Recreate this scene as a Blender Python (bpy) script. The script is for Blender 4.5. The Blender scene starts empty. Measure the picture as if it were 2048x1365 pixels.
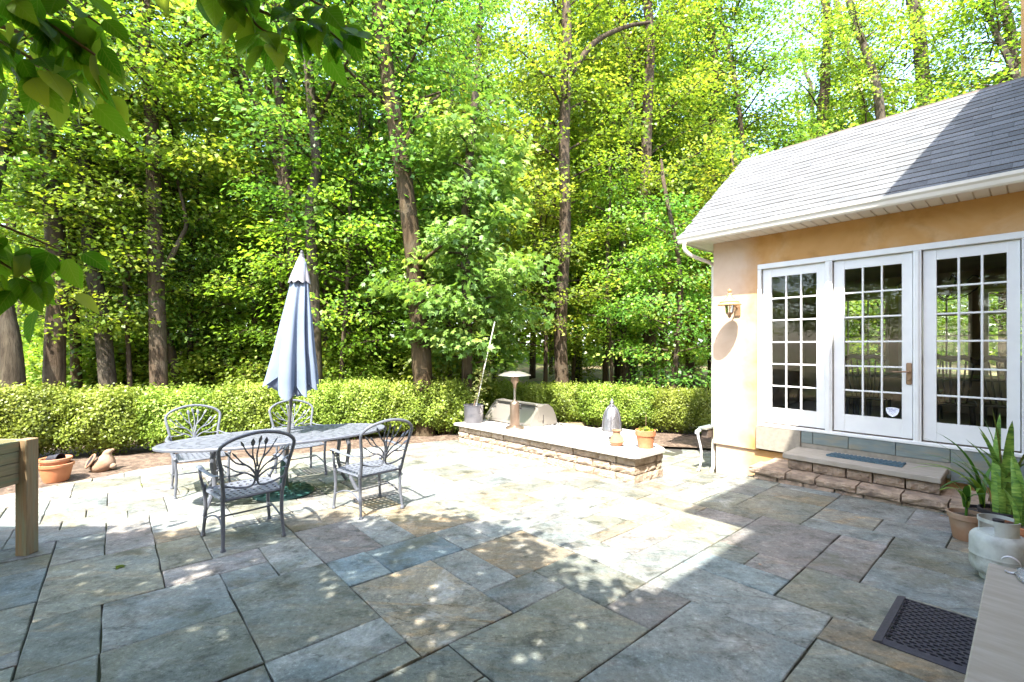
import bpy, math, random
import numpy as np
from mathutils import Vector, Matrix

SC = bpy.context.scene
COL = SC.collection
# ------------------------------------------------------------------ camera, sky, sun, exposure
cam = bpy.data.cameras.new('camera'); cam.sensor_width = 36.0; cam.lens = 16.0
cam.shift_y = 11.5 / 2048; cam.clip_start = 0.02; cam.clip_end = 600
co = bpy.data.objects.new('camera', cam); COL.objects.link(co)
co.location = (0, 0, 1.6); co.rotation_euler = (math.radians(90), 0, 0)
SC.camera = co
SUN_TRAVEL = Vector((.164, .618, -1.0)).normalized()
W = bpy.data.worlds.new('World'); SC.world = W; W.use_nodes = True
wn = W.node_tree; wn.nodes.clear()
sky = wn.nodes.new('ShaderNodeTexSky'); sky.sky_type = 'NISHITA'; sky.sun_disc = False
sky.sun_elevation = math.radians(57.4); sky.sun_rotation = math.radians(194.9)
sky.air_density = 1.0; sky.dust_density = 2.0; sky.ozone_density = 1.0
bg = wn.nodes.new('ShaderNodeBackground'); bg.inputs[1].default_value = .15
wo = wn.nodes.new('ShaderNodeOutputWorld')
wn.links.new(sky.outputs[0], bg.inputs[0]); wn.links.new(bg.outputs[0], wo.inputs[0])
sl = bpy.data.lights.new('sun', 'SUN'); sl.energy = 2.65; sl.angle = math.radians(.53); sl.color = (1, .95, .86)
so = bpy.data.objects.new('sun', sl); COL.objects.link(so)
so.rotation_euler = SUN_TRAVEL.to_track_quat('-Z', 'Y').to_euler(); so.location = (-5, -10, 20)
SC.view_settings.view_transform = 'Standard'; SC.view_settings.look = 'None'
SC.view_settings.exposure = 3.05; SC.view_settings.gamma = 1
SC.render.engine = 'CYCLES'
SC.cycles.max_bounces = 8; SC.cycles.diffuse_bounces = 6; SC.cycles.transmission_bounces = 4
SC.cycles.transparent_max_bounces = 12; SC.cycles.use_denoising = True
SC.cycles.sample_clamp_indirect = 6

# ------------------------------------------------------------------ frames of reference
CX, CY = 3.31, 7.48                      # house corner
E1 = (.658, -.753); E2 = (.753, .658)    # along the wall, into the house
ROT = math.atan2(-.753, .658)
SLOPE = .031
def gz(x, y): return -SLOPE * max(-6, min(y, 11.0))
def XY(t, e): return (CX + t * E1[0] + e * E2[0], CY + t * E1[1] + e * E2[1])
def P(t, e, dz=0.0):
    x, y = XY(t, e); return (x, y, gz(x, y) + dz)
def pix(u, v, Y): return ((u - 1024) / 910 * Y, Y, 1.6 + (694 - v) * Y / 910)

# ------------------------------------------------------------------ materials
MATS = {}
class NT:
    def __init__(s, m): s.m = m; s.t = m.node_tree; s.n = s.t.nodes; s.l = s.t.links
    def new(s, k, **kw):
        n = s.n.new('ShaderNode' + k)
        for a, b in kw.items(): setattr(n, a, b)
        return n
    def link(s, a, b): s.l.new(a, b)
def base_mat(name, rough=.6, color=(.5, .5, .5), metal=0, spec=.5):
    m = bpy.data.materials.new(name); m.use_nodes = True; MATS[name] = m
    T = NT(m); b = m.node_tree.nodes['Principled BSDF']
    b.inputs['Base Color'].default_value = (*color, 1); b.inputs['Roughness'].default_value = rough
    b.inputs['Metallic'].default_value = metal; b.inputs['Specular IOR Level'].default_value = spec
    return m, T, b
def coords(T, kind='Object', scale=(1, 1, 1), rnd=True):
    tc = T.new('TexCoord'); mp = T.new('Mapping'); mp.inputs['Scale'].default_value = scale
    if rnd:
        oi = T.new('ObjectInfo'); mu = T.new('VectorMath', operation='SCALE')
        cb = T.new('CombineXYZ'); T.link(oi.outputs['Random'], cb.inputs[0]); T.link(oi.outputs['Random'], cb.inputs[1]); T.link(oi.outputs['Random'], cb.inputs[2])
        T.link(cb.outputs[0], mu.inputs[0]); mu.inputs['Scale'].default_value = 37.0
        ad = T.new('VectorMath', operation='ADD'); T.link(tc.outputs[kind], ad.inputs[0]); T.link(mu.outputs[0], ad.inputs[1])
        T.link(ad.outputs[0], mp.inputs[0])
    else: T.link(tc.outputs[kind], mp.inputs[0])
    return mp.outputs[0]
def noise(T, vec, scale, detail=5, rough=.55, dist=0):
    n = T.new('TexNoise'); n.inputs['Scale'].default_value = scale; n.inputs['Detail'].default_value = detail
    n.inputs['Roughness'].default_value = rough; n.inputs['Distortion'].default_value = dist
    T.link(vec, n.inputs['Vector']); return n.outputs[0]
def ramp(T, fac, stops, interp='LINEAR'):
    r = T.new('ValToRGB'); r.color_ramp.interpolation = interp
    e = r.color_ramp.elements
    while len(e) < len(stops): e.new(.5)
    for i, (p, c) in enumerate(stops):
        e[i].position = p; e[i].color = (*c, 1) if len(c) == 3 else c
    T.link(fac, r.inputs[0]); return r.outputs[0]
def mix(T, fac, a, b, blend='MIX'):
    m = T.new('Mix', data_type='RGBA', blend_type=blend)
    for s, v in ((m.inputs[0], fac), (m.inputs[6], a), (m.inputs[7], b)):
        if isinstance(v, (int, float)): s.default_value = v
        elif isinstance(v, tuple): s.default_value = (*v, 1)
        else: T.link(v, s)
    return m.outputs[2]
def bump(T, b, h, strength=.3, dist=.01):
    n = T.new('Bump'); n.inputs['Strength'].default_value = strength; n.inputs['Distance'].default_value = dist
    T.link(h, n.inputs['Height']); T.link(n.outputs[0], b.inputs['Normal'])
def noisy(name, c1, c2, scale=8, rough=.6, bumpd=.004, bs=.4, sc=(1, 1, 1), metal=0, c3=None, s3=2.0, detail=6, spec=.5, rnd=True):
    m, T, b = base_mat(name, rough, c1, metal, spec); v = coords(T, scale=sc, rnd=rnd)
    n = noise(T, v, scale, detail); c = ramp(T, n, [(.3, c1), (.7, c2)])
    if c3:
        n3 = noise(T, v, s3, 4); f = ramp(T, n3, [(.45, (0, 0, 0)), (.68, (1, 1, 1))]); c = mix(T, f, c, c3)
    T.link(c, b.inputs['Base Color'])
    if bumpd: bump(T, b, noise(T, v, scale * 3, 6), bs, bumpd)
    return m
def stone_mat(name, base, alt, tan, tanamt):
    m, T, b = base_mat(name, .62, base, 0, .35)
    v = coords(T)
    oi = T.new('ObjectInfo')
    big = noise(T, v, 1.6, 5, .6, .8); c = ramp(T, big, [(.40, base), (.60, alt)])
    mp = T.new('Mapping'); mp.inputs['Scale'].default_value = (1, 4, 1); mp.inputs['Rotation'].default_value = (0, 0, .75); T.link(v, mp.inputs[0])
    st = noise(T, mp.outputs[0], 1.8, 9, .65, 1.0)
    f = ramp(T, st, [(.50, (0, 0, 0)), (.66, (tanamt,) * 3)]); c = mix(T, f, c, tan)
    dn = noise(T, v, 4.0, 12, .75, .3); d = ramp(T, dn, [(.36, (.42, .42, .40)), (.47, (.92, .92, .92)), (.55, (1.05, 1.05, 1.05)), (.66, (1.35, 1.35, 1.35))]); c = mix(T, 1.0, c, d, 'MULTIPLY')
    sp = noise(T, v, 27, 10, .92); s = ramp(T, sp, [(.38, (.22, .22, .20)), (.455, (.90, .90, .90)), (.55, (1.05, 1.05, 1.05)), (.63, (2.2, 2.2, 2.2))]); c = mix(T, 1.0, c, s, 'MULTIPLY')
    wn_ = noise(T, v, 2.0, 12, .8, .6); w = ramp(T, wn_, [(.56, (0, 0, 0)), (.68, (.75, .75, .75))]); c = mix(T, w, c, (.30, .31, .31))
    gn = noise(T, v, 1.1, 10, .75, .4); gw = ramp(T, gn, [(.55, (0, 0, 0)), (.66, (.6, .6, .6))]); c = mix(T, gw, c, (.075, .075, .048))
    cn = noise(T, mp.outputs[0], .8, 7, .55, 1.6); ck = ramp(T, cn, [(.488, (1, 1, 1)), (.497, (.5, .5, .5)), (.503, (.5, .5, .5)), (.508, (1, 1, 1))]); cm_ = ramp(T, noise(T, v, 1.7, 3), [(.53, (0, 0, 0)), (.60, (1, 1, 1))]); c = mix(T, cm_, c, mix(T, 1.0, c, ck, 'MULTIPLY'))
    mr = T.new('MapRange'); mr.inputs[3].default_value = .98; mr.inputs[4].default_value = 1.42
    T.link(oi.outputs['Random'], mr.inputs[0])
    hs = T.new('HueSaturation'); hs.inputs['Saturation'].default_value = 1.12; c = mix(T, 1.0, c, (1.05, 1.0, .94), 'MULTIPLY'); T.link(mr.outputs[0], hs.inputs['Value']); T.link(c, hs.inputs['Color'])
    T.link(hs.outputs[0], b.inputs['Base Color'])
    ad = T.new('Math', operation='ADD'); T.link(st, ad.inputs[0])
    sm = T.new('Math', operation='MULTIPLY'); sm.inputs[1].default_value = .25; T.link(sp, sm.inputs[0]); T.link(sm.outputs[0], ad.inputs[1])
    bump(T, b, ad.outputs[0], .8, .02)
    return m
STONES = [stone_mat('bluestone', (.125, .148, .155), (.158, .170, .168), (.165, .145, .125), .45),
          stone_mat('bluestone_olive', (.140, .146, .125), (.122, .140, .136), (.195, .165, .118), .5),
          stone_mat('bluestone_tan', (.170, .155, .125), (.142, .146, .134), (.235, .175, .108), .8),
          stone_mat('bluestone_lilac', (.155, .150, .150), (.135, .145, .148), (.195, .162, .138), .5),
          stone_mat('bluestone_deep', (.105, .142, .165), (.130, .158, .165), (.14, .15, .145), .3)]
noisy('grout', (.02, .019, .016), (.05, .045, .036), 25, .95, .004, c3=(.055, .065, .022), s3=1.3)
noisy('soil', (.055, .036, .024), (.12, .082, .056), 18, .95, .03, .9, c3=(.18, .125, .088), s3=9)
noisy('litter', (.16, .12, .07), (.30, .22, .13), 14, .95, .03, .9, c3=(.10, .17, .03), s3=.35, rnd=False)
noisy('lawn', (.06, .12, .02), (.13, .19, .04), 30, .9, .02)
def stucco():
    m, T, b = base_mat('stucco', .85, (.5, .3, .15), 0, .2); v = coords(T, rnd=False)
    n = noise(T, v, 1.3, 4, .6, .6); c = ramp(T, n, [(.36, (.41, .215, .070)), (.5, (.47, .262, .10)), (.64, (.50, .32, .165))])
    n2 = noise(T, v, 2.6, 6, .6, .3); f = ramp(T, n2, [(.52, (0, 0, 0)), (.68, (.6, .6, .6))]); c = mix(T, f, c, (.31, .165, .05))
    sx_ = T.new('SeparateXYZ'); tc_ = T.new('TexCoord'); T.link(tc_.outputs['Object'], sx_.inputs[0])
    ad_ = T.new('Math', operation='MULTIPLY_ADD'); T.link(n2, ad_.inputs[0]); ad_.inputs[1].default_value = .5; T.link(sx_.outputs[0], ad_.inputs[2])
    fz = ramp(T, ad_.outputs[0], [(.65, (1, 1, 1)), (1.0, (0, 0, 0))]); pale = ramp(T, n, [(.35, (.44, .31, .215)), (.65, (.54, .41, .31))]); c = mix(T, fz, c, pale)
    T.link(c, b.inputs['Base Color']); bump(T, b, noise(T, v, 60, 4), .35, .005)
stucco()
noisy('white_paint', (.62, .62, .62), (.68, .68, .67), 5, .38, .0015, .2)
noisy('cream_metal', (.58, .54, .47), (.64, .60, .53), 3, .42, .001, .2)
noisy('concrete', (.20, .175, .14), (.26, .235, .19), 20, .85, .003)
noisy('slate_tile', (.10, .135, .14), (.17, .195, .185), 6, .5, .004, .5, (1, 1, 4), c3=(.2, .18, .13), s3=4)
def shingle():
    m, T, b = base_mat('shingle', .9, (.2, .2, .2), 0, .2); v = coords(T); oi = T.new('ObjectInfo')
    n = noise(T, v, 90, 4); c = ramp(T, n, [(.35, (.080, .084, .088)), (.65, (.150, .154, .158))])
    mr = T.new('MapRange'); mr.inputs[3].default_value = .8; mr.inputs[4].default_value = 1.2; T.link(oi.outputs['Random'], mr.inputs[0])
    hs = T.new('HueSaturation'); T.link(mr.outputs[0], hs.inputs['Value']); T.link(c, hs.inputs['Color']); T.link(hs.outputs[0], b.inputs['Base Color'])
    bump(T, b, n, .6, .003)
shingle()
noisy('split_block', (.25, .175, .12), (.38, .29, .215), 11, .92, .03, 1.0, c3=(.17, .125, .095), s3=6)
noisy('counter_block', (.33, .245, .17), (.46, .37, .29), 11, .92, .03, 1.0, c3=(.26, .19, .13), s3=6)
noisy('counter_cap', (.34, .33, .30), (.43, .41, .38), 7, .7, .003, .4)
noisy('slab_tread', (.24, .21, .17), (.31, .28, .24), 5, .75, .004, .5, (1, 4, 1))
noisy('mat_blue', (.035, .075, .105), (.07, .12, .15), 40, .9, .003)
noisy('rubber', (.020, .018, .025), (.038, .034, .044), 60, .75, .002, .5)
noisy('cast_metal', (.082, .092, .115), (.13, .14, .165), 14, .42, .002, .4)
noisy('base_green', (.012, .055, .05), (.025, .085, .075), 14, .5, .006, .6)
noisy('pole_dark', (.05, .05, .055), (.08, .08, .085), 14, .45, 0)
def fabric():
    m, T, b = base_mat('canopy_fabric', .85, (.4, .47, .6), 0, .2); v = coords(T)
    n = noise(T, v, 3, 4); T.link(ramp(T, n, [(.3, (.135, .175, .25)), (.7, (.175, .215, .285))]), b.inputs['Base Color'])
    bump(T, b, noise(T, v, 350, 2), .15, .001)
fabric()
noisy('vent_fabric', (.19, .19, .21), (.24, .235, .255), 4, .85, 0)
noisy('cedar', (.20, .13, .06), (.28, .19, .10), 5, .7, .004, .5, (14, 14, 1.0), c3=(.2, .2, .12), s3=3)
noisy('cedar_board', (.19, .15, .07), (.26, .21, .11), 5, .7, .004, .5, (14, 1.0, 14), c3=(.16, .18, .09), s3=3)
noisy('terracotta', (.36, .125, .05), (.43, .165, .07), 6, .75, .002, .4, c3=(.42, .22, .13), s3=3)
noisy('terracotta_dusty', (.21, .11, .06), (.28, .165, .10), 6, .85, .004, .5, c3=(.25, .20, .15), s3=3)
noisy('black_pot', (.016, .014, .018), (.03, .026, .034), 6, .5, 0)
def steel():
    m, T, b = base_mat('stainless', .3, (.40, .37, .33), .75); v = coords(T, scale=(1, 60, 60))
    n = noise(T, v, 4, 3); r = T.new('MapRange'); r.inputs[3].default_value = .28; r.inputs[4].default_value = .46
    T.link(n, r.inputs[0]); T.link(r.outputs[0], b.inputs['Roughness'])
steel()
noisy('bronze', (.26, .185, .135), (.32, .235, .18), 6, .38, .001, .3, metal=.85)
noisy('pewter', (.17, .17, .18), (.26, .255, .27), 20, .35, .012, .7, metal=.8)
noisy('galvanized', (.13, .13, .15), (.22, .215, .235), 8, .45, .002, .3, metal=.7)
noisy('dark_metal', (.02, .018, .018), (.035, .03, .03), 8, .5, 0)
noisy('brass_aged', (.24, .15, .085), (.32, .2, .12), 10, .5, 0, metal=.5)
noisy('lantern_paint', (.40, .23, .09), (.48, .30, .14), 8, .5, 0)
noisy('tank_paint', (.34, .36, .345), (.44, .455, .43), 5, .5, .002, .4, c3=(.22, .235, .22), s3=6)
noisy('tank_rust', (.30, .315, .295), (.38, .395, .37), 5, .6, .003, .5, c3=(.16, .16, .13), s3=11)
noisy('dark_wood', (.018, .013, .010), (.035, .025, .018), 8, .4, 0)
noisy('room_wall', (.26, .20, .13), (.30, .24, .15), 3, .9, 0, rnd=False)
noisy('room_floor', (.16, .09, .045), (.22, .13, .07), 5, .5, 0, rnd=False)
noisy('umber', (.06, .045, .035), (.09, .065, .05), 5, .8, 0)
noisy('strap_white', (.5, .5, .52), (.56, .56, .58), 5, .5, 0)
noisy('sticker_white', (.72, .74, .82), (.78, .8, .86), 5, .5, 0)
noisy('sticker_blue', (.03, .05, .22), (.04, .06, .26), 5, .5, 0)
def bark(name, c1, c2, c3):
    m, T, b = base_mat(name, .9, c1, 0, .15); v = coords(T, scale=(1, 1, .16))
    n = noise(T, v, 11, 8, .7, .6); c = ramp(T, n, [(.33, c1), (.66, c2)])
    v2 = coords(T); n2 = noise(T, v2, 2.2, 6, .65); f = ramp(T, n2, [(.5, (0, 0, 0)), (.72, (.7, .7, .7))]); c = mix(T, f, c, c3)
    T.link(c, b.inputs['Base Color']); bump(T, b, n, .9, .05)
bark('bark', (0.0296, 0.0202, 0.013), (0.104, 0.0745, 0.049), (0.108, 0.0931, 0.0684))
bark('bark_red', (0.030599999999999995, 0.0196, 0.0104), (0.092395, 0.0656, 0.0369), (0.0765, 0.0663, 0.0454))
bark('bark_grey', (0.0267, 0.0198, 0.0134), (0.0868, 0.0704, 0.0491), (0.0961, 0.0854, 0.0653))
def leaf_mat(name, stops, trans, tmix=.42, rough=.42, gloss=.35, obj_rnd=False, vein=False):
    m = bpy.data.materials.new(name); m.use_nodes = True; MATS[name] = m
    T = NT(m); b = T.n['Principled BSDF']; out = T.n['Material Output']
    if obj_rnd:
        a = T.new('ObjectInfo'); fac = a.outputs['Random']
    else:
        a = T.new('Attribute', attribute_name='rnd'); fac = a.outputs['Fac']
    c = ramp(T, fac, stops)
    if not obj_rnd:
        oi = T.new('ObjectInfo'); mr = T.new('MapRange'); mr.inputs[3].default_value = .82; mr.inputs[4].default_value = 1.2
        T.link(oi.outputs['Random'], mr.inputs[0]); hs = T.new('HueSaturation'); T.link(mr.outputs[0], hs.inputs['Value'])
        m2 = T.new('MapRange'); m2.inputs[3].default_value = .485; m2.inputs[4].default_value = .515; T.link(oi.outputs['Random'], m2.inputs[0]); T.link(m2.outputs[0], hs.inputs['Hue'])
        T.link(c, hs.inputs['Color']); c = hs.outputs[0]
    if vein:
        tc0 = T.new('TexCoord'); sp_ = T.new('SeparateXYZ'); T.link(tc0.outputs['Object'], sp_.inputs[0])
        ab = T.new('Math', operation='ABSOLUTE'); T.link(sp_.outputs[0], ab.inputs[0])
        ma = T.new('Math', operation='MULTIPLY_ADD'); T.link(ab.outputs[0], ma.inputs[0]); ma.inputs[1].default_value = -1.1; T.link(sp_.outputs[1], ma.inputs[2])
        mu = T.new('Math', operation='MULTIPLY'); T.link(ma.outputs[0], mu.inputs[0]); mu.inputs[1].default_value = 8
        fr_ = T.new('Math', operation='FRACT'); T.link(mu.outputs[0], fr_.inputs[0])
        v1 = ramp(T, fr_.outputs[0], [(0, (1, 1, 1)), (.12, (0, 0, 0)), (.9, (.0, .0, .0)), (1, (1, 1, 1))]); v2 = ramp(T, ab.outputs[0], [(.006, (1, 1, 1)), (.018, (0, 0, 0))])
        vv = mix(T, 1.0, v1, v2, 'LIGHTEN'); vf = T.new('Math', operation='MULTIPLY'); T.link(vv, vf.inputs[0]); vf.inputs[1].default_value = .45; c = mix(T, vf.outputs[0], c, (.16, .22, .06))
        bn = T.new('Bump'); bn.inputs['Strength'].default_value = .5; bn.inputs['Distance'].default_value = .01; bn.invert = True; T.link(vv, bn.inputs['Height']); T.link(bn.outputs[0], b.inputs['Normal'])
    T.link(c, b.inputs['Base Color']); b.inputs['Roughness'].default_value = rough; b.inputs['Specular IOR Level'].default_value = gloss
    tr = T.new('BsdfTranslucent'); tc = mix(T, 1.0, c, trans, 'MULTIPLY'); T.link(tc, tr.inputs[0])
    ms = T.new('MixShader'); ms.inputs[0].default_value = tmix
    T.link(b.outputs[0], ms.inputs[1]); T.link(tr.outputs[0], ms.inputs[2]); T.link(ms.outputs[0], out.inputs[0])
leaf_mat('leaf_forest', [(0, (.07, .14, .018)), (.4, (.13, .23, .026)), (.75, (.20, .30, .034)), (1, (.32, .38, .06))], (1.6, 1.5, .7), .54)
leaf_mat('leaf_forest_deep', [(0, (.06, .14, .026)), (.45, (.115, .23, .038)), (.85, (.18, .29, .05)), (1, (.30, .36, .07))], (1.5, 1.5, .8), .54)
leaf_mat('leaf_forest_light', [(0, (.09, .16, .020)), (.4, (.16, .25, .03)), (.75, (.22, .31, .04)), (1, (.35, .39, .08))], (1.6, 1.5, .7), .54)
leaf_mat('leaf_maple', [(0, (.07, .13, .028)), (.5, (.135, .21, .035)), (.85, (.20, .27, .06)), (1, (.30, .35, .09))], (1.5, 1.45, .8), gloss=.45, rough=.45)
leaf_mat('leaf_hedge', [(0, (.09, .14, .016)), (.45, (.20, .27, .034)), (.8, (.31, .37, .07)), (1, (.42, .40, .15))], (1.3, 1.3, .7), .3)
leaf_mat('leaf_dogwood', [(0, (.04, .115, .012)), (.5, (.075, .17, .018)), (.8, (.12, .20, .03)), (1, (.22, .26, .07))], (2.6, 2.5, .8), .6, gloss=.2, obj_rnd=True, vein=True)
leaf_mat('leaf_dogwood_far', [(0, (.020, .075, .008)), (.6, (.04, .105, .012)), (1, (.09, .15, .025))], (1.5, 1.5, .7), .35)
leaf_mat('leaf_plant', [(0, (.03, .09, .015)), (.5, (.07, .18, .02)), (1, (.2, .30, .04))], (1.4, 1.4, .6), .3, obj_rnd=True)
leaf_mat('leaf_tomato', [(0, (.10, .14, .03)), (1, (.26, .29, .12))], (1.3, 1.3, .7), .3)
def snake():
    m, T, b = base_mat('snake_leaf', .45, (.1, .25, .05), 0, .4); v = coords(T, scale=(6, 6, 26))
    n = noise(T, v, 1.2, 4, .6, 1.2); c = ramp(T, n, [(.36, (.05, .125, .025)), (.53, (.15, .27, .04)), (.70, (.28, .38, .09))]); T.link(c, b.inputs['Base Color'])
snake()
noisy('twig', (.16, .10, .06), (.26, .18, .11), 20, .85, 0)
noisy('dead_leaf', (.38, .17, .06), (.48, .24, .1), 20, .8, 0)
noisy('stake', (.62, .60, .54), (.7, .68, .62), 20, .7, 0)
def glass():
    m = bpy.data.materials.new('window_glass'); m.use_nodes = True; MATS['window_glass'] = m; T = NT(m)
    T.n.remove(T.n['Principled BSDF']); out = T.n['Material Output']
    tr = T.new('BsdfTransparent'); tr.inputs[0].default_value = (.92, .93, .90, 1); gl = T.new('BsdfGlossy'); gl.inputs['Roughness'].default_value = .01
    fr = T.new('Fresnel'); fr.inputs[0].default_value = 1.62; ms = T.new('MixShader')
    T.link(fr.outputs[0], ms.inputs[0]); T.link(tr.outputs[0], ms.inputs[1]); T.link(gl.outputs[0], ms.inputs[2]); T.link(ms.outputs[0], out.inputs[0])
glass()
def clear():
    m, T, b = base_mat('clear_plastic', .12, (.8, .85, .9)); b.inputs['Transmission Weight'].default_value = .85; b.inputs['IOR'].default_value = 1.2
clear()
M = MATS

# ------------------------------------------------------------------ mesh helpers
class MB:
    def __init__(s): s.v = []; s.f = []; s.mi = []
    def add(s, vs, fs, mi=0):
        o = len(s.v); s.v += [tuple(p) for p in vs]; s.f += [tuple(i + o for i in f) for f in fs]; s.mi += [mi] * len(fs)
    def box(s, x0, x1, y0, y1, z0, z1, mi=0):
        s.add([(x0, y0, z0), (x1, y0, z0), (x1, y1, z0), (x0, y1, z0), (x0, y0, z1), (x1, y0, z1), (x1, y1, z1), (x0, y1, z1)],
              [(0, 3, 2, 1), (4, 5, 6, 7), (0, 1, 5, 4), (1, 2, 6, 5), (2, 3, 7, 6), (3, 0, 4, 7)], mi)
    def bbox(s, x0, x1, y0, y1, z0, z1, b=.006, mi=0):
        """box with chamfered edges"""
        X, Y, Z = (x0, x1), (y0, y1), (z0, z1); V = []; idx = {}
        for i in (0, 1):
            for j in (0, 1):
                for k in (0, 1):
                    sx, sy, sz = (1 - 2 * i) * b, (1 - 2 * j) * b, (1 - 2 * k) * b
                    for a, p in (('x', (X[i], Y[j] + sy, Z[k] + sz)), ('y', (X[i] + sx, Y[j], Z[k] + sz)), ('z', (X[i] + sx, Y[j] + sy, Z[k]))):
                        idx[(i, j, k, a)] = len(V); V.append(p)
        F = []
        for i in (0, 1): F.append([idx[(i, 0, 0, 'x')], idx[(i, 1, 0, 'x')], idx[(i, 1, 1, 'x')], idx[(i, 0, 1, 'x')]][::(1 if i else -1)])
        for j in (0, 1): F.append([idx[(0, j, 0, 'y')], idx[(1, j, 0, 'y')], idx[(1, j, 1, 'y')], idx[(0, j, 1, 'y')]][::(-1 if j else 1)])
        for k in (0, 1): F.append([idx[(0, 0, k, 'z')], idx[(1, 0, k, 'z')], idx[(1, 1, k, 'z')], idx[(0, 1, k, 'z')]][::(1 if k else -1)])
        for i in (0, 1):
            for j in (0, 1): F.append([idx[(i, j, 0, 'x')], idx[(i, j, 1, 'x')], idx[(i, j, 1, 'y')], idx[(i, j, 0, 'y')]][::(-1 if (i + j) % 2 == 0 else 1)])
            for k in (0, 1): F.append([idx[(i, 0, k, 'x')], idx[(i, 1, k, 'x')], idx[(i, 1, k, 'z')], idx[(i, 0, k, 'z')]][::(1 if (i + k) % 2 == 0 else -1)])
        for j in (0, 1):
            for k in (0, 1): F.append([idx[(0, j, k, 'y')], idx[(1, j, k, 'y')], idx[(1, j, k, 'z')], idx[(0, j, k, 'z')]][::(-1 if (j + k) % 2 == 0 else 1)])
        for i in (0, 1):
            for j in (0, 1):
                for k in (0, 1): F.append([idx[(i, j, k, a)] for a in 'xyz'][::(-1 if (i + j + k) % 2 == 0 else 1)])
        s.add(V, F, mi)
    def tube(s, pts, rad, n=8, cap=True, mi=0, flat=None):
        pts = [Vector(p) for p in pts]; m = len(pts)
        if isinstance(rad, (int, float)): rad = [rad] * m
        V = []; up = Vector((0, 0, 1)); prev = None
        for i, p in enumerate(pts):
            d = (pts[min(i + 1, m - 1)] - pts[max(i - 1, 0)])
            d = d.normalized() if d.length > 1e-9 else Vector((0, 0, 1))
            if prev is None:
                a = d.cross(up)
                if a.length < 1e-3: a = d.cross(Vector((1, 0, 0)))
            else: a = prev - d * prev.dot(d)
            a.normalize(); prev = a; b = d.cross(a)
            for k in range(n):
                t = 2 * math.pi * k / n
                q = a * math.cos(t) + b * math.sin(t)
                if flat: q = a * math.cos(t) * flat[0] + b * math.sin(t) * flat[1]
                V.append(p + q * rad[i])
        F = []
        for i in range(m - 1):
            for k in range(n):
                F.append((i * n + k, i * n + (k + 1) % n, (i + 1) * n + (k + 1) % n, (i + 1) * n + k))
        if cap: F.append(tuple(range(n - 1, -1, -1))); F.append(tuple((m - 1) * n + k for k in range(n)))
        s.add(V, F, mi)
    def lathe(s, prof, n=24, c=(0, 0, 0), mi=0, cap=True, fn=None):
        V = []
        for (r, z) in prof:
            for k in range(n):
                t = 2 * math.pi * k / n
                rr = r if fn is None else fn(r, z, t)
                V.append((c[0] + rr * math.cos(t), c[1] + rr * math.sin(t), c[2] + z))
        F = []; m = len(prof)
        for i in range(m - 1):
            for k in range(n):
                F.append((i * n + k, i * n + (k + 1) % n, (i + 1) * n + (k + 1) % n, (i + 1) * n + k))
        if cap: F.append(tuple(range(n - 1, -1, -1))); F.append(tuple((m - 1) * n + k for k in range(n)))
        s.add(V, F, mi)
    def prism(s, poly, z0, z1, mi=0, bev=0):
        n = len(poly); V = [(*p, z0) for p in poly] + [(*p, z1 - bev) for p in poly]; F = [tuple(range(n - 1, -1, -1))]
        F += [(k, (k + 1) % n, n + (k + 1) % n, n + k) for k in range(n)]
        if bev:
            cx = sum(p[0] for p in poly) / n; cy = sum(p[1] for p in poly) / n
            top = []
            for p in poly:
                d = Vector((cx - p[0], cy - p[1])); d.normalize(); top.append((p[0] + d.x * bev * 1.4, p[1] + d.y * bev * 1.4, z1))
            V += top; F += [(n + k, n + (k + 1) % n, 2 * n + (k + 1) % n, 2 * n + k) for k in range(n)]; F.append(tuple(2 * n + k for k in range(n)))
        else: F.append(tuple(n + k for k in range(n)))
        s.add(V, F, mi)
    def xform(s, fn): s.v = [fn(*p) for p in s.v]; return s
    def build(s, name, mat, parent=None, smooth=False, loc=None):
        me = bpy.data.meshes.new(name); me.from_pydata(s.v, [], s.f); me.validate()
        for m_ in (mat if isinstance(mat, (list, tuple)) else [mat]): me.materials.append(M[m_] if isinstance(m_, str) else m_)
        if any(s.mi) and len(me.polygons) == len(s.mi): me.polygons.foreach_set('material_index', s.mi)
        if smooth: me.polygons.foreach_set('use_smooth', [True] * len(me.polygons))
        me.update(); return link(name, me, parent, loc)
def link(name, data, parent=None, loc=None, rz=None):
    o = bpy.data.objects.new(name, data); COL.objects.link(o)
    if parent is not None: o.parent = parent
    if loc is not None: o.location = loc
    if rz is not None: o.rotation_euler = (0, 0, rz)
    return o
def tag(o, label, cat, group=None, kind=None):
    if label: o['label'] = label
    if cat: o['category'] = cat
    if group: o['group'] = group
    if kind: o['kind'] = kind
    return o
def thing(name, label, cat, loc=(0, 0, 0), rz=0, group=None):
    return tag(link(name, None, None, loc, rz), label, cat, group)
def dup(root, loc, rz, label, group=None):
    def cp(o, par):
        c = o.copy(); COL.objects.link(c); c.parent = par
        for ch in list(o.children): cp(ch, c)
        return c
    r = cp(root, None); r.location = loc; r.rotation_euler = (0, 0, rz); r['label'] = label
    if group: r['group'] = group
    return r
def autosmooth(o, ang=40):
    me = o.data; me.polygons.foreach_set('use_smooth', [True] * len(me.polygons))
    try: me.set_sharp_from_angle(angle=math.radians(ang))
    except Exception: pass
    return o
def bez(p0, p1, p2, n=8):
    p0, p1, p2 = Vector(p0), Vector(p1), Vector(p2)
    return [p0 * (1 - t) ** 2 + p1 * 2 * t * (1 - t) + p2 * t * t for t in [i / n for i in range(n + 1)]]
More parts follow.
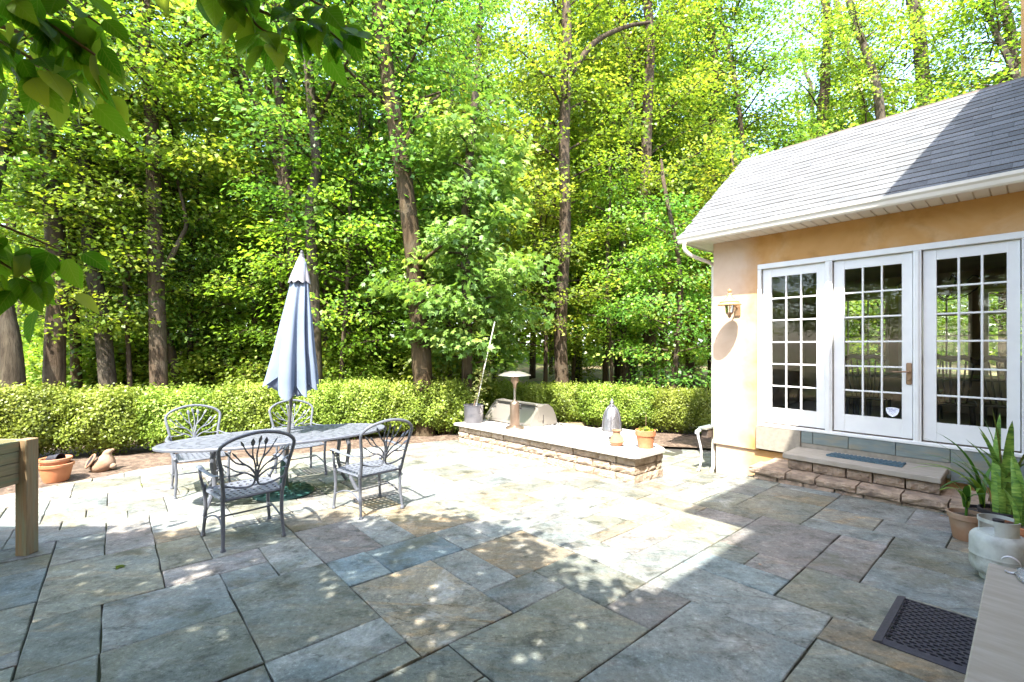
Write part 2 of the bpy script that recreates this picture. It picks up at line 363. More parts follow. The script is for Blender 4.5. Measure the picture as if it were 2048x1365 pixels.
def catmull(pts, n=6):
    P_ = [Vector(p) for p in pts]; P_ = [P_[0] * 2 - P_[1]] + P_ + [P_[-1] * 2 - P_[-2]]; out = []
    for i in range(1, len(P_) - 2):
        a, b, c, d = P_[i - 1:i + 3]
        for k in range(n):
            t = k / n
            out.append(.5 * ((2 * b) + (c - a) * t + (2 * a - 5 * b + 4 * c - d) * t * t + (3 * b - a - 3 * c + d) * t ** 3))
    out.append(P_[-2]); return out

# ================================================================== THE SETTING
rng = random.Random(7); nrg = np.random.default_rng(7)
# forest floor: one sheet to the horizon
def floor_z(x, y):
    z = gz(x, y) - .035
    if y > 11: z += .012 * (y - 11) * (1 if y < 60 else 0) + (0.6 if y >= 60 else 0)
    t = (x - CX) * E1[0] + (y - CY) * E1[1]; e = (x - CX) * E2[0] + (y - CY) * E2[1]
    if -4.2 < t < .95 and -2.2 < e < 5: z -= .30
    if t > -.05 and e > -.3: z -= .25
    return z
s_ = np.sinh(np.linspace(-4.6, 4.6, 170)); s_ = s_ / s_[-1] * 240
gx = s_; gy = s_ + 6
fv = []; ff = []
nrm = np.random.default_rng(3)
for y in gy:
    for x in gx: fv.append((x, y, floor_z(x, y) + (nrm.normal() * .05 if y > 12 else 0)))
n = len(gx)
for j in range(n - 1):
    for i in range(n - 1): ff.append((j * n + i, j * n + i + 1, (j + 1) * n + i + 1, (j + 1) * n + i))
mb = MB(); mb.v = fv; mb.f = ff; mb.mi = [0] * len(ff)
tag(mb.build('forest_floor', 'litter', smooth=True), None, None, kind='structure')

# patio bed and flagstones
L1 = ((-6.1, 5.43), (-5.36, 6.93)); L2 = ((-5.36, 6.93), (-1.5, 9.05))
def side(l, p): return (l[1][0] - l[0][0]) * (p[1] - l[0][1]) - (l[1][1] - l[0][1]) * (p[0] - l[0][0])
def clip(poly, l):
    out = []
    for i in range(len(poly)):
        a, b = poly[i], poly[(i + 1) % len(poly)]; sa, sb = side(l, a), side(l, b)
        if sa <= 0: out.append(a)
        if (sa < 0 < sb) or (sb < 0 < sa):
            f = sa / (sa - sb); out.append((a[0] + (b[0] - a[0]) * f, a[1] + (b[1] - a[1]) * f))
    return out
bed = [XY(t, e) for t, e in ((-9, -9.6), (3.9, -9.6), (3.9, -.2), (.86, -.2), (.86, -1.77), (-6, -1.77))]
bed = [XY(-9, -9.6), XY(3.9, -9.6), XY(3.9, -.2), XY(.84, -.2), XY(.84, -1.8), XY(-9, -1.8)]
for l in (L1, L2): bed = clip(bed, l)
mb = MB(); nb = len(bed)
mb.add([(x, y, gz(x, y) - .022) for x, y in bed], [tuple(range(nb))])
patio = tag(mb.build('patio', 'grout'), None, None, kind='structure')
low = [XY(-3.2, -1.78), XY(.84, -1.78), XY(.84, -.2), XY(0, 0), XY(0, 4), XY(-3.2, 4)]
mb = MB(); mb.add([(x, y, gz(x, y) - .242) for x, y in low], [tuple(range(len(low)))])
terrace = tag(mb.build('lower_terrace', 'grout'), None, None, kind='structure')
TS, ES, T0, E0 = .1685, .1645, .27, -5.17
RECTS = [ # t0,t1,e0,e1,material : the stones read off the photograph
 (2.02, 2.64, -1.58, -.82, 0), (2.64, 2.96, -1.58, -.85, 3), (2.48, 2.96, -2.07, -1.58, 0), (1.95, 2.48, -2.07, -1.58, 2), (1.95, 2.64, -2.36, -2.07, 0),
 (2.30, 2.64, -2.68, -2.36, 3), (2.30, 2.64, -3.3, -2.68, 3), (2.64, 3.65, -2.68, -2.07, 1), (2.64, 3.65, -3.3, -2.68, 0), (2.30, 3.65, -3.95, -3.3, 1),
 (2.64, 3.65, -4.31, -3.95, 2), (2.64, 3.65, -5.3, -4.31, 1), (1.62, 2.64, -4.55, -3.95, 0), (1.62, 2.30, -3.95, -3.62, 4), (1.95, 2.64, -5.66, -4.55, 0),
 (1.62, 1.95, -5.03, -4.55, 3), (1.27, 1.95, -5.99, -5.03, 1), (.94, 1.27, -5.5, -5.03, 0), (.27, .94, -5.5, -5.17, 0), (.27, 1.27, -6.15, -5.5, 2),
 (-.23, .27, -6.15, -5.83, 4), (-.23, .27, -5.83, -5.17, 4), (-.23, .77, -6.81, -6.15, 1), (.77, 1.11, -6.81, -6.15, 0), (1.11, 1.27, -6.81, -6.15, 1),
 (1.27, 1.62, -6.81, -5.99, 1), (-.58, .10, -7.47, -6.81, 0), (.10, .77, -7.47, -6.81, 1), (.77, 1.62, -7.47, -6.81, 0), (-.58, .10, -7.8, -7.47, 1),
 (-1.58, -.58, -7.8, -7.14, 1), (-.58, -.23, -6.81, -6.48, 0), (-.93, -.58, -7.14, -6.48, 3), (-1.58, -.93, -7.14, -6.81, 1), (-1.58, -.93, -6.81, -6.15, 1),
 (-.93, -.23, -6.48, -6.15, 0), (-1.58, -.93, -8.14, -7.8, 4), (-.93, -.23, -8.3, -7.8, 1), (-2.27, -1.58, -7.8, -7.47, 0), (-1.95, -1.58, -8.3, -7.8, 1),
 (1.27, 2.0, -2.36, -1.6, 1), (.94, 1.62, -2.36, -1.78, 0), (1.62, 2.3, -3.3, -2.36, 3), (.94, 1.62, -3.6, -2.9, 1), (.94, 1.27, -4.2, -3.6, 3), (1.27, 1.62, -4.55, -3.6, 0)]
IT0, IT1, IE0, IE1 = -42, 21, -27, 27
occ = {}
cells = []
def cellrect(r):
    return (round((r[0] - T0) / TS), round((r[1] - T0) / TS), round((r[2] - E0) / ES), round((r[3] - E0) / ES))
for r in RECTS:
    a, b, c, d = cellrect(r)
    ok = all((i, j) not in occ for i in range(a, b) for j in range(c, d))
    if not ok: continue
    for i in range(a, b):
        for j in range(c, d): occ[(i, j)] = 1
    cells.append((a, b, c, d, r[4]))
def upper_ok(i, j):
    t = T0 + (i + .5) * TS; e = E0 + (j + .5) * ES
    return (e < -1.78 or t > .84) and e < -.8 and t < 3.75 and not (t < -.1 and t > -3.8 and e > -2.2)
def low_ok(i, j):
    t = T0 + (i + .5) * TS; e = E0 + (j + .5) * ES
    return -1.78 < e < 3.4 and -2.6 < t < (.84 if e < -.1 else -.02)
def fill(okf, store):
    for j in range(IE0, IE1 + 26):
        for i in range(IT0, IT1):
            if (i, j) in occ or not okf(i, j): continue
            w = rng.choice((2, 3, 3, 4, 4, 5)); h = rng.choice((2, 2, 3, 4, 4))
            ww = 0
            while ww < w and (i + ww, j) not in occ and okf(i + ww, j): ww += 1
            hh = 0
            while hh < h and all((i + k, j + hh) not in occ and okf(i + k, j + hh) for k in range(ww)): hh += 1
            if (i + ww + 1, j) in occ and (i + ww, j) not in occ and okf(i + ww, j) and all((i + ww, j + k) not in occ for k in range(hh)): ww += 1
            for a in range(ww):
                for b in range(hh): occ[(i + a, j + b)] = 1
            store.append((i, i + ww, j, j + hh, rng.choice((0, 0, 0, 1, 1, 1, 3, 3, 2))))
fill(upper_ok, cells)
lowcells = []; fill(low_ok, lowcells)
def in_view(x, y):
    if y < 1.6: return False
    return abs(x / y) < 1.35
def flagstone(c, parent, dz):
    a, b, e0, e1, mi = c
    g = .0038
    t0, t1, y0, y1 = T0 + a * TS + g, T0 + b * TS - g, E0 + e0 * ES + g, E0 + e1 * ES - g
    poly = []
    def edge(p, q):
        n_ = max(1, int(math.hypot(q[0] - p[0], q[1] - p[1]) / .20))
        for k in range(n_):
            f = k / n_; poly.append((p[0] + (q[0] - p[0]) * f + rng.uniform(-.0045, .0045), p[1] + (q[1] - p[1]) * f + rng.uniform(-.0045, .0045)))
    q = [(t0, y0), (t1, y0), (t1, y1), (t0, y1)]
    for k in range(4): edge(q[k], q[(k + 1) % 4])
    w = [XY(*p) for p in poly]
    if parent is patio:
        for l in (L1, L2):
            if len(w) > 2: w = clip(w, l)
    if len(w) < 3: return
    cx = sum(p[0] for p in w) / len(w); cy = sum(p[1] for p in w) / len(w)
    if not in_view(cx, cy): return
    mb = MB(); mb.prism([(p[0] - cx, p[1] - cy) for p in w], -.05, 0, bev=.005)
    tl = rng.uniform(-.004, .004), rng.uniform(-.004, .004); hz = rng.uniform(-.003, .003)
    mb.xform(lambda x, y, z: (x, y, z - SLOPE * y + tl[0] * x + tl[1] * y + hz))
    mb.build('flagstone', STONES[mi], parent, loc=(cx, cy, gz(cx, cy) + dz))
for c in cells: flagstone(c, patio, 0)
for c in lowcells: flagstone(c, terrace, -.22)
# soil bed under the hedges
mb = MB()
edge_in = [(-9.5, 1.0), (-6.15, 5.35), (-5.38, 6.9), (-1.5, 9.0), (.3, 9.6), (2.2, 9.6), (5.2, 8.9)]
edge_out = [(-12, 2.0), (-9.2, 7.6), (-6.4, 9.6), (-2.0, 11.6), (.3, 13.2), (3, 12.8), (7, 11.4)]
V = []; nx = 60; ny = 14
def lerp_poly(pl, f):
    f *= len(pl) - 1; i = min(int(f), len(pl) - 2); q = f - i; return (pl[i][0] * (1 - q) + pl[i + 1][0] * q, pl[i][1] * (1 - q) + pl[i + 1][1] * q)
for i in range(nx + 1):
    a, b = lerp_poly(edge_in, i / nx), lerp_poly(edge_out, i / nx)
    for j in range(ny + 1):
        q = j / ny; x, y = a[0] * (1 - q) + b[0] * q, a[1] * (1 - q) + b[1] * q
        zz = gz(x, y) - .012 + (.03 * nrm.random() + .02 if j > 0 else 0)
        if y > 9 and x > -.8: zz -= .15
        V.append((x, y, zz))
mb.add(V, [(i * (ny + 1) + j, i * (ny + 1) + j + 1, (i + 1) * (ny + 1) + j + 1, (i + 1) * (ny + 1) + j) for i in range(nx) for j in range(ny)])
tag(mb.build('garden_bed', 'soil', smooth=True), None, None, kind='structure')

# ================================================================== THE HOUSE WING
house = thing('house_wing', 'ochre stucco house wing with grey shingle roof and three glazed doors', 'house', (CX, CY, 0), ROT)
WT0, WT1 = 0.0, 4.3
DOORS = [(.75, 1.56), (1.655, 2.48), (2.57, 3.37)]; DZ0, DZ1 = .46, 2.77
# walls: front (around the door opening), gable end, back
mb = MB()
mb.box(0, .69, 0, .15, .02, 3.3); mb.box(.69, 3.43, 0, .15, 2.84, 3.3); mb.box(3.43, WT1, 0, .15, .4, 3.3)
mb.box(0, .15, .15, 4.15, .02, 3.3)
mb.add([(0, 0, 3.3), (.15, 0, 3.3), (.15, 4.15, 3.3), (0, 4.15, 3.3), (0, 2.08, 4.95), (.15, 2.08, 4.95)], [(0, 4, 3), (1, 2, 5), (0, 1, 5, 4), (4, 5, 2, 3)])
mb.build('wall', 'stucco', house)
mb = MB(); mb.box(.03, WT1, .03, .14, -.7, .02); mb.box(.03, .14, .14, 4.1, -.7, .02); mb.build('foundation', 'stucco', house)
# dining room shell
mb = MB()
mb.box(.15, WT1 + 1.5, .15, 4.0, .38, .42); mb.build('floor', 'room_floor', house)
mb = MB(); mb.box(.15, WT1 + 1.5, .15, 4.15, 2.95, 3.0); mb.build('ceiling', 'room_wall', house)
mb = MB()
wins = [(.6, 1.6), (1.75, 2.75), (2.9, 3.9), (4.05, 5.05)]
mb.box(.15, WT1 + 1.5, 4.0, 4.15, .42, 1.0); mb.box(.15, WT1 + 1.5, 4.0, 4.15, 2.6, 2.95)
xs = [.15] + [q for w in wins for q in w] + [WT1 + 1.5]
for k in range(0, len(xs), 2): mb.box(xs[k], xs[k + 1], 4.0, 4.15, 1.0, 2.6)
mb.box(WT1 + 1.5, WT1 + 1.6, .15, 4.15, .38, 3.0)
mb.build('back_wall', 'room_wall', house)
for a, b in wins:
    mb = MB()
    mb.box(a, a + .05, 3.98, 4.1, 1.0, 2.6); mb.box(b - .05, b, 3.98, 4.1, 1.0, 2.6); mb.box(a + .05, b - .05, 3.98, 4.1, 1.0, 1.05); mb.box(a + .05, b - .05, 3.98, 4.1, 2.55, 2.6)
    for k in (1, 2): mb.box(a + (b - a) * k / 3 - .012, a + (b - a) * k / 3 + .012, 4.03, 4.06, 1.05, 2.55)
    for k in (1, 2, 3): mb.box(a + .05, b - .05, 4.032, 4.058, 1.05 + .375 * k - .012, 1.05 + .375 * k + .012)
    w_ = mb.build('window', 'cream_metal', house)
    mb = MB(); mb.box(a + .04, b - .04, 4.07, 4.076, 1.04, 2.56); mb.build('pane', 'window_glass', w_)
# door trim
mb = MB()
mb.bbox(.69, 3.43, -.03, .1, 2.775, 2.85, .006)
for a, b in ((.69, .745), (1.565, 1.65), (2.485, 2.565), (3.375, 3.43)): mb.bbox(a, b, -.03, .1, .40 if a > 1 else .45, 2.775, .006)
for a, b in ((1.565, 1.65), (2.485, 2.565)): mb.bbox(a + .022, b - .022, -.042, -.029, .41, 2.77, .004)
mb.build('door_trim', 'white_paint', house)
mb = MB(); mb.bbox(.69, 3.43, -.045, .1, .40, .445, .008); mb.build('door_sill', 'white_paint', house)
mb = MB(); mb.box(.746, 3.374, .0, .08, .446, .458); mb.build('threshold', 'umber', house)
def pane_grid(a, b):
    z0, z1 = .69, 2.645
    return a, b, z0, z1
for di, (a, b) in enumerate(DOORS):
    ga, gb, z0, z1 = (a + .125, b - .105, .69, 2.645)
    mb = MB(); y0, y1 = .012, .055
    mb.bbox(a + .004, ga, y0, y1, DZ0, DZ1, .003); mb.bbox(gb, b - .004, y0, y1, DZ0, DZ1, .003)
    mb.box(ga, gb, y0 + .003, y1 - .003, DZ0 + .002, z0); mb.box(ga, gb, y0 + .003, y1 - .003, z1, DZ1 - .002)
    door = mb.build('door', 'white_paint', house)
    door['label'] = ('left door, partly in sunlight, no handle', 'middle door with bronze lever handle and shield sticker', 'right door beside the snake plants')[di]
    nw, nh = 3, 6; mw = .022
    for k in range(1, nw):
        x = ga + (gb - ga) * k / nw; m2 = MB(); m2.bbox(x - mw / 2, x + mw / 2, y0 + .004, y1 - .004, z0 - .001, z1 + .001, .004); m2.build('muntin', 'white_paint', door)
    for k in range(1, nh):
        z = z0 + (z1 - z0) * k / nh; m2 = MB(); m2.bbox(ga - .001, gb + .001, y0 + .0062, y1 - .0062, z - mw / 2, z + mw / 2, .004); m2.build('muntin', 'white_paint', door)
    for i in range(nw):
        for j in range(nh):
            px0, px1 = ga + (gb - ga) * i / nw, ga + (gb - ga) * (i + 1) / nw; pz0, pz1 = z0 + (z1 - z0) * j / nh, z0 + (z1 - z0) * (j + 1) / nh
            m2 = MB(); m2.add([(px0 + .006, .033, pz0 + .006), (px1 - .006, .033, pz0 + .006), (px1 - .006, .033, pz1 - .006), (px0 + .006, .033, pz1 - .006)], [(0, 1, 2, 3)])
            m2.build('pane', 'window_glass', door)
    if di == 1:
        m2 = MB(); x = b - .035; m2.bbox(x - .028, x + .028, -.002, .012, 1.13, 1.40, .01)
        m2.tube([(x, 0, 1.29), (x, -.055, 1.29), (x - .03, -.062, 1.29), (x - .15, -.058, 1.285)], [.012, .011, .010, .007], 8); m2.lathe([(.0, -.008), (.014, -.008), (.014, .008), (0, .008)], 10, (x, -.006, 1.19))
        autosmooth(m2.build('door_handle', 'brass_aged', door))
        # alarm-company sticker, lettering as in the photograph
        sx, sz, w = ga + (gb - ga) * 2.5 / 3 + .005, z0 + .02, .066
        shp = [(-1, 1.62), (-.5, 1.78), (0, 1.82), (.5, 1.78), (1, 1.62), (.97, 1.1), (.75, .55), (.4, .18), (0, 0), (-.4, .18), (-.75, .55), (-.97, 1.1)]
        m2 = MB(); m2.add([(sx + p[0] * w, .029, sz + p[1] * w) for p in shp], [tuple(range(len(shp)))])
        nb0 = len(m2.f)
        def text(s_, size, zc):
            cu = bpy.data.curves.new('lettering', 'FONT'); cu.body = s_; cu.size = size; cu.align_x = 'CENTER'
            to = bpy.data.objects.new('lettering', cu); COL.objects.link(to)
            dg = bpy.context.evaluated_depsgraph_get(); me = bpy.data.meshes.new_from_object(to.evaluated_get(dg))
            m2.add([(sx + v.co.x, .0275, zc + v.co.y) for v in me.vertices], [tuple(p.vertices) for p in me.polygons], 1)
            bpy.data.objects.remove(to); bpy.data.curves.remove(cu); bpy.data.meshes.remove(me)
        text('FIDELITY', .027, sz + 1.33 * w); text('ALARM', .021, sz + 1.05 * w); text('SERVING YOU', .012, sz + .86 * w)
        m2.add([(sx - .02, .0275, sz + .045), (sx, .0275, sz + .030), (sx + .02, .0275, sz + .045), (sx, .0275, sz + .036)], [(0, 1, 2, 3)], 1)
        m2.build('sticker', ['sticker_white', 'sticker_blue'], door)
# base of the wall beside and under the doors
mb = MB(); mb.bbox(.67, 1.27, -.04, .1, .05, .40, .006); mb.build('door_plinth', 'concrete', house)
for k, (a, b) in enumerate(((1.28, 1.42), (1.425, 1.83), (1.835, 2.32), (2.325, 2.815), (2.82, 3.16), (3.165, 3.6))):
    mb = MB(); mb.bbox(a, b, -.035, .1, .235 if k < 4 else .02, .398, .004); mb.build('slate_tile', 'slate_tile', house)
mb = MB(); mb.box(1.28, 2.82, -.028, .1, .1, .232); mb.build('mortar_strip', 'concrete', house)
# eaves, gutter, downspout
mb = MB(); mb.box(-.33, WT1, -.38, 4.5, 3.302, 3.312); soff = mb.build('soffit', 'cream_metal', house)
k = -.30
while k < WT1 - .1:
    m2 = MB(); m2.bbox(k, k + .118, -.375, -.004, 3.288, 3.301, .004); m2.build('soffit_panel', 'cream_metal', soff); k += .128
mb = MB(); mb.box(-.355, WT1, -.395, -.38, 3.285, 3.41); mb.box(-.355, -.335, -.395, 2.08, 3.29, 3.33); mb.build('fascia', 'cream_metal', house)
mb = MB()
prof = [(-.397, 3.40), (-.397, 3.285), (-.45, 3.28), (-.468, 3.30), (-.478, 3.34), (-.498, 3.365), (-.50, 3.40), (-.493, 3.40), (-.488, 3.37), (-.468, 3.345), (-.455, 3.30), (-.405, 3.293), (-.405, 3.40)]
np_ = len(prof)
mb.add([(-.37, *p) for p in prof] + [(WT1, *p) for p in prof], [(i, (i + 1) % np_, np_ + (i + 1) % np_, np_ + i) for i in range(np_)])
mb.add([(-.372, p[0], p[1]) for p in ((-.397, 3.40), (-.397, 3.285), (-.45, 3.28), (-.468, 3.30), (-.498, 3.365), (-.50, 3.40))], [(0, 1, 2, 3, 4, 5)])
mb.build('gutter', 'cream_metal', house)
mb = MB(); mb.tube(catmull([(-.26, -.45, 3.28), (-.26, -.44, 3.17), (-.2, -.3, 3.08), (-.06, .05, 2.98), (-.05, .10, 2.85)], 4) + [(-.05, .10, 1.5), (-.05, .10, -.38), (-.05, .02, -.5)], .036, 8, flat=(1.15, .85))
autosmooth(mb.build('downspout', 'cream_metal', house))
# roof with shingle courses
RZ0, RY0, RY1, RZ1 = 3.36, -.46, 2.08, 5.32
pitch = math.atan2(RZ1 - RZ0, RY1 - RY0); rlen = math.hypot(RZ1 - RZ0, RY1 - RY0)
mb = MB(); mb.add([(-.36, RY0, RZ0), (WT1 + 3, RY0, RZ0), (WT1 + 3, RY1, RZ1), (-.36, RY1, RZ1), (-.36, 2 * RY1 - RY0, RZ0), (WT1 + 3, 2 * RY1 - RY0, RZ0),
   (-.36, RY0, RZ0 - .03), (WT1 + 3, RY0, RZ0 - .03), (WT1 + 3, RY1, RZ1 - .03), (-.36, RY1, RZ1 - .03), (-.36, 2 * RY1 - RY0, RZ0 - .03), (WT1 + 3, 2 * RY1 - RY0, RZ0 - .03)],
   [(0, 1, 2, 3), (3, 2, 5, 4), (7, 6, 9, 8), (8, 9, 10, 11), (0, 3, 9, 6), (3, 4, 10, 9), (1, 0, 6, 7), (4, 5, 11, 10)])
roof = mb.build('roof', 'shingle', house)
NR = 21; ex = rlen / NR; tw = .333
tabs = []
for v_ in range(3):
    m2 = MB(); th = .021 + .0012 * v_; w2 = tw - .0015
    m2.bbox(-w2 / 2, w2 / 2, -.012 - .004 * v_, ex + .035, 0, th, .002); m2.box(-w2 / 2 + .001, w2 / 2 - .001, -.0135 - .004 * v_, -.0125 - .004 * v_, .0005, th - .003, 1)  # dark strip on each butt: the course's shadow line put into the colour
    me = bpy.data.meshes.new('shingle'); me.from_pydata(m2.v, [], m2.f); me.materials.append(M['shingle']); me.materials.append(M['umber']); me.polygons.foreach_set('material_index', m2.mi); tabs.append(me)
endtab = {}
for r_ in range(NR):
    off = (r_ % 2) * tw / 2 + rng.uniform(-.03, .03)
    x = -.37 + off - tw / 2
    while x < 3.66:
        x0, x1 = max(x, -.375), x + tw
        if x1 - x0 > .06:
            s0 = r_ * ex
            o = link('shingle', rng.choice(tabs), roof, ((x0 + x1) / 2, RY0 + s0 * math.cos(pitch) - math.sin(pitch) * .006, RZ0 + s0 * math.sin(pitch) + math.cos(pitch) * .006))
            o.rotation_euler = (pitch - .06, 0, rng.uniform(-.004, .004)); o.scale = ((x1 - x0) / tw, 1, 1)
        x += tw
k = .2
while k < 3.7:
    m2 = MB(); m2.add([(k, RY1 - .13, RZ1 - .085), (k + .33, RY1 - .13, RZ1 - .078), (k + .33, RY1, RZ1 + .035), (k, RY1, RZ1 + .028), (k, RY1 + .13, RZ1 - .085), (k + .33, RY1 + .13, RZ1 - .078)], [(0, 1, 2, 3), (3, 2, 5, 4)])
    m2.build('ridge_cap', 'umber', roof); k += .3
# main house block behind and beside the camera (casts the building shadow)
main = thing('main_house', 'tall ochre stucco main house wall rising behind the wing roof', 'house', (CX, CY, 0), ROT)
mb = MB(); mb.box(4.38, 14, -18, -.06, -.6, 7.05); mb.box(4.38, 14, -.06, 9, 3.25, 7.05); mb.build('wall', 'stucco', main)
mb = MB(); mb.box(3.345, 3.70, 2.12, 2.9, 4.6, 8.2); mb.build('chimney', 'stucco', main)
mb = MB(); mb.box(3.60, 14, -6.70, 9.02, 7.06, 7.16); mb.box(4.33, 14, -18.1, -6.70, 7.06, 7.16)
mb.add([(3.60, -6.7, 7.165), (14, -6.7, 7.165), (14, 9, 7.165), (3.60, 9, 7.165), (8.8, -6.7, 9.2), (8.8, 9, 9.2)], [(0, 1, 4), (2, 3, 5), (0, 4, 5, 3), (1, 2, 5, 4)]); mb.build('roof', 'shingle', main)
# wall lantern
lan = thing('wall_lantern', 'ochre carriage lantern with wide round shade on sunlit stucco wall', 'lantern', (*XY(.385, -.29), 0), ROT)
mb = MB(); mb.lathe([(.168, 2.235), (.17, 2.245), (.16, 2.258), (.14, 2.275), (.128, 2.285)], 24); mb.lathe([(.145, 2.285), (.10, 2.315), (.062, 2.35), (.034, 2.385), (.03, 2.40)], 24); autosmooth(mb.build('shade', 'lantern_paint', lan))
mb = MB(); mb.lathe([(.022, 2.40), (.034, 2.405), (.02, 2.42), (.012, 2.43), (.026, 2.445), (.03, 2.462), (.02, 2.482), (.004, 2.49)], 12); autosmooth(mb.build('finial', 'lantern_paint', lan))
mb = MB(); mb.lathe([(.062, 2.255), (.048, 2.12)], 8, cap=False); mb.build('glass', 'window_glass', lan)
mb = MB()
for k in range(4): a = k * math.pi / 2 + .4; mb.tube([(.062 * math.cos(a), .062 * math.sin(a), 2.255), (.05 * math.cos(a), .05 * math.sin(a), 2.12)], .005, 6)
mb.lathe([(.05, 2.125), (.052, 2.11), (.03, 2.09), (.022, 2.06), (.008, 2.04)], 12); mb.tube([(0, .05, 2.2), (0, .16, 2.25), (0, .285, 2.20)], .013, 8); autosmooth(mb.build('cage', 'brass_aged', lan))
mb = MB(); mb.bbox(-.05, .05, .268, .289, 2.08, 2.25, .01); mb.build('back_plate', 'brass_aged', lan)

# ------------------------------------------------------------------ entry steps
def block(w, d, h, seed, amp=.012, nx=6, ny=2, nz=3, face=None):
    """rough split-face block centred on x, front at y=0, bottom z=0"""
    r_ = random.Random(seed); m2 = MB(); g = {}
    for i in range(nx + 1):
        for j in range(ny + 1):
            for k in range(nz + 1):
                if 0 < i < nx and 0 < j < ny and 0 < k < nz: continue
                x, y, z = -w / 2 + w * i / nx, d * j / ny, h * k / nz
                ed = sum(q in (0, m_) for q, m_ in ((i, nx), (j, ny), (k, nz)))
                s = amp * (r_.random() - .5) * 2
                if j == 0: y += s - (0 if ed > 1 else amp * .7)
                if ed > 1:
                    x -= math.copysign(.004, x) if i in (0, nx) else 0; y += .007 if j == 0 else 0; z += .004 if k == 0 else (-.004 if k == nz else 0)
                z += (r_.random() - .5) * amp * .4; x += (r_.random() - .5) * amp * .3
                g[(i, j, k)] = len(m2.v); m2.v.append((x, y, z))
    def q(a, b, c, d_): m2.f.append((g[a], g[b], g[c], g[d_])); m2.mi.append(0)
    for i in range(nx):
        for k in range(nz): q((i, 0, k), (i + 1, 0, k), (i + 1, 0, k + 1), (i, 0, k + 1)); q((i + 1, ny, k), (i, ny, k), (i, ny, k + 1), (i + 1, ny, k + 1))
        for j in range(ny): q((i, j, nz), (i + 1, j, nz), (i + 1, j + 1, nz), (i, j + 1, nz)); q((i + 1, j, 0), (i, j, 0), (i, j + 1, 0), (i + 1, j + 1, 0))
    for j in range(ny):
        for k in range(nz): q((nx, j, k), (nx, j + 1, k), (nx, j + 1, k + 1), (nx, j, k + 1)); q((0, j + 1, k), (0, j, k), (0, j, k + 1), (0, j + 1, k + 1))
    return m2
steps = thing('entry_steps', 'low stone steps with a thick bluestone tread below the doors', 'steps', (CX, CY, 0), ROT)
def course(t0, t1, y, z, h, d, seed, parent, lens=(.3, .46), name='block', rounded=0):
    r_ = random.Random(seed); x = t0
    while x < t1 - .05:
        w = r_.uniform(*lens)
        if t1 - (x + w) < .15: w = t1 - x
        m2 = block(w - .008, d, h - .006, r_.random(), .009)
        m2.build(name, 'split_block', parent, smooth=False, loc=(x + w / 2, y + r_.uniform(-.008, .008), z)); x += w
course(.95, 3.15, -.85, -.30, .18, .3, 1, steps, (.28, .36)); course(.89, 3.18, -.875, -.12, .095, .42, 2, steps, (.32, .46))
course(1.28, 2.79, -.61, -.025, .125, .55, 3, steps, (.26, .42))
mb = MB(); mb.box(.95, 3.14, -.60, -.05, -.3, -.04); mb.build('fill', 'split_block', steps)
mb = MB(); mb.bbox(1.24, 2.80, -.655, -.036, .105, .172, .008); mb.build('tread', 'slab_tread', steps)
mat_ = thing('doormat', 'blue ribbed doormat lying on the step below the middle door', 'doormat', (*XY(2.06, -.30), .172), ROT)
mb = MB(); mb.bbox(-.38, .38, -.115, .115, .001, .012, .004); mb.build('backing', 'mat_blue', mat_)
mb = MB()
for k in range(17): x = -.35 + .70 * k / 16; mb.tube([(x - .022, -.11, .014), (x + .022, .11, .014)], .016, 6, flat=(1, .8))
mb.build('ribs', 'mat_blue', mat_)['kind'] = 'stuff'

# ================================================================== PATIO TABLE, CHAIRS, PARASOL
def pierced(mb, fn, nu, nv, th, hole=.66, wrap=False, skip=None, stagger=False, wob=0):
    """sheet fn(u,v)->(x,y,z) of nu x nv cells, each with a rounded hole; fn may shift alternate rows"""
    corner = [(0, 0), (.5, 0), (1, 0), (1, .5), (1, 1), (.5, 1), (0, 1), (0, .5)]
    r_ = random.Random(5)
    for j in range(nv):
        sh = (.5 if (stagger and j % 2) else 0)
        for i in range(nu):
            h = hole * (1 + wob * (r_.random() - .5)); rot = r_.uniform(-.35, .35) if wob else 0
            V = []
            for a, b in corner: V.append(fn((i + a + sh) / nu, (j + b) / nv))
            for a, b in corner:
                x, y = a - .5, b - .5; l = math.hypot(x, y); x, y = x / l * .5 * h, y / l * .5 * h
                x, y = x * math.cos(rot) - y * math.sin(rot), x * math.sin(rot) + y * math.cos(rot)
                V.append(fn((i + .5 + x + sh) / nu, (j + .5 + y) / nv))
            V += [(p[0], p[1], p[2] - th) for p in V]
            F = []
            for k in range(8):
                q = (k + 1) % 8
                F += [(k, q, 8 + q, 8 + k), (16 + q, 16 + k, 24 + k, 24 + q), (8 + k, 8 + q, 24 + q, 24 + k)]
            mb.add(V, F)
TC = (-2.72, 5.40); TA = math.atan2(1.342, 2.049); TH = .72
tbl = thing('patio_table', 'long oval cast metal patio table with pierced top', 'table', (*TC, gz(*TC)), TA)
RA, RB = 1.22, .54
mb = MB()
def tfn(u, v):
    a = 2 * math.pi * u; r = .09 + .86 * v
    return (RA * r * math.cos(a), RB * r * math.sin(a), TH)
pierced(mb, tfn, 40, 8, .014, .44, stagger=True, wob=.4)
n = 72
prof = [(.945, 0), (.96, .006), (.985, .006), (1.0, -.004), (1.0, -.022), (.985, -.028), (.945, -.014)]
V = [(RA * p[0] * math.cos(2 * math.pi * k / n), RB * p[0] * math.sin(2 * math.pi * k / n), TH + p[1]) for k in range(n) for p in prof]
m_ = len(prof); mb.add(V, [(k * m_ + i, ((k + 1) % n) * m_ + i, ((k + 1) % n) * m_ + (i + 1) % m_, k * m_ + (i + 1) % m_) for k in range(n) for i in range(m_)])
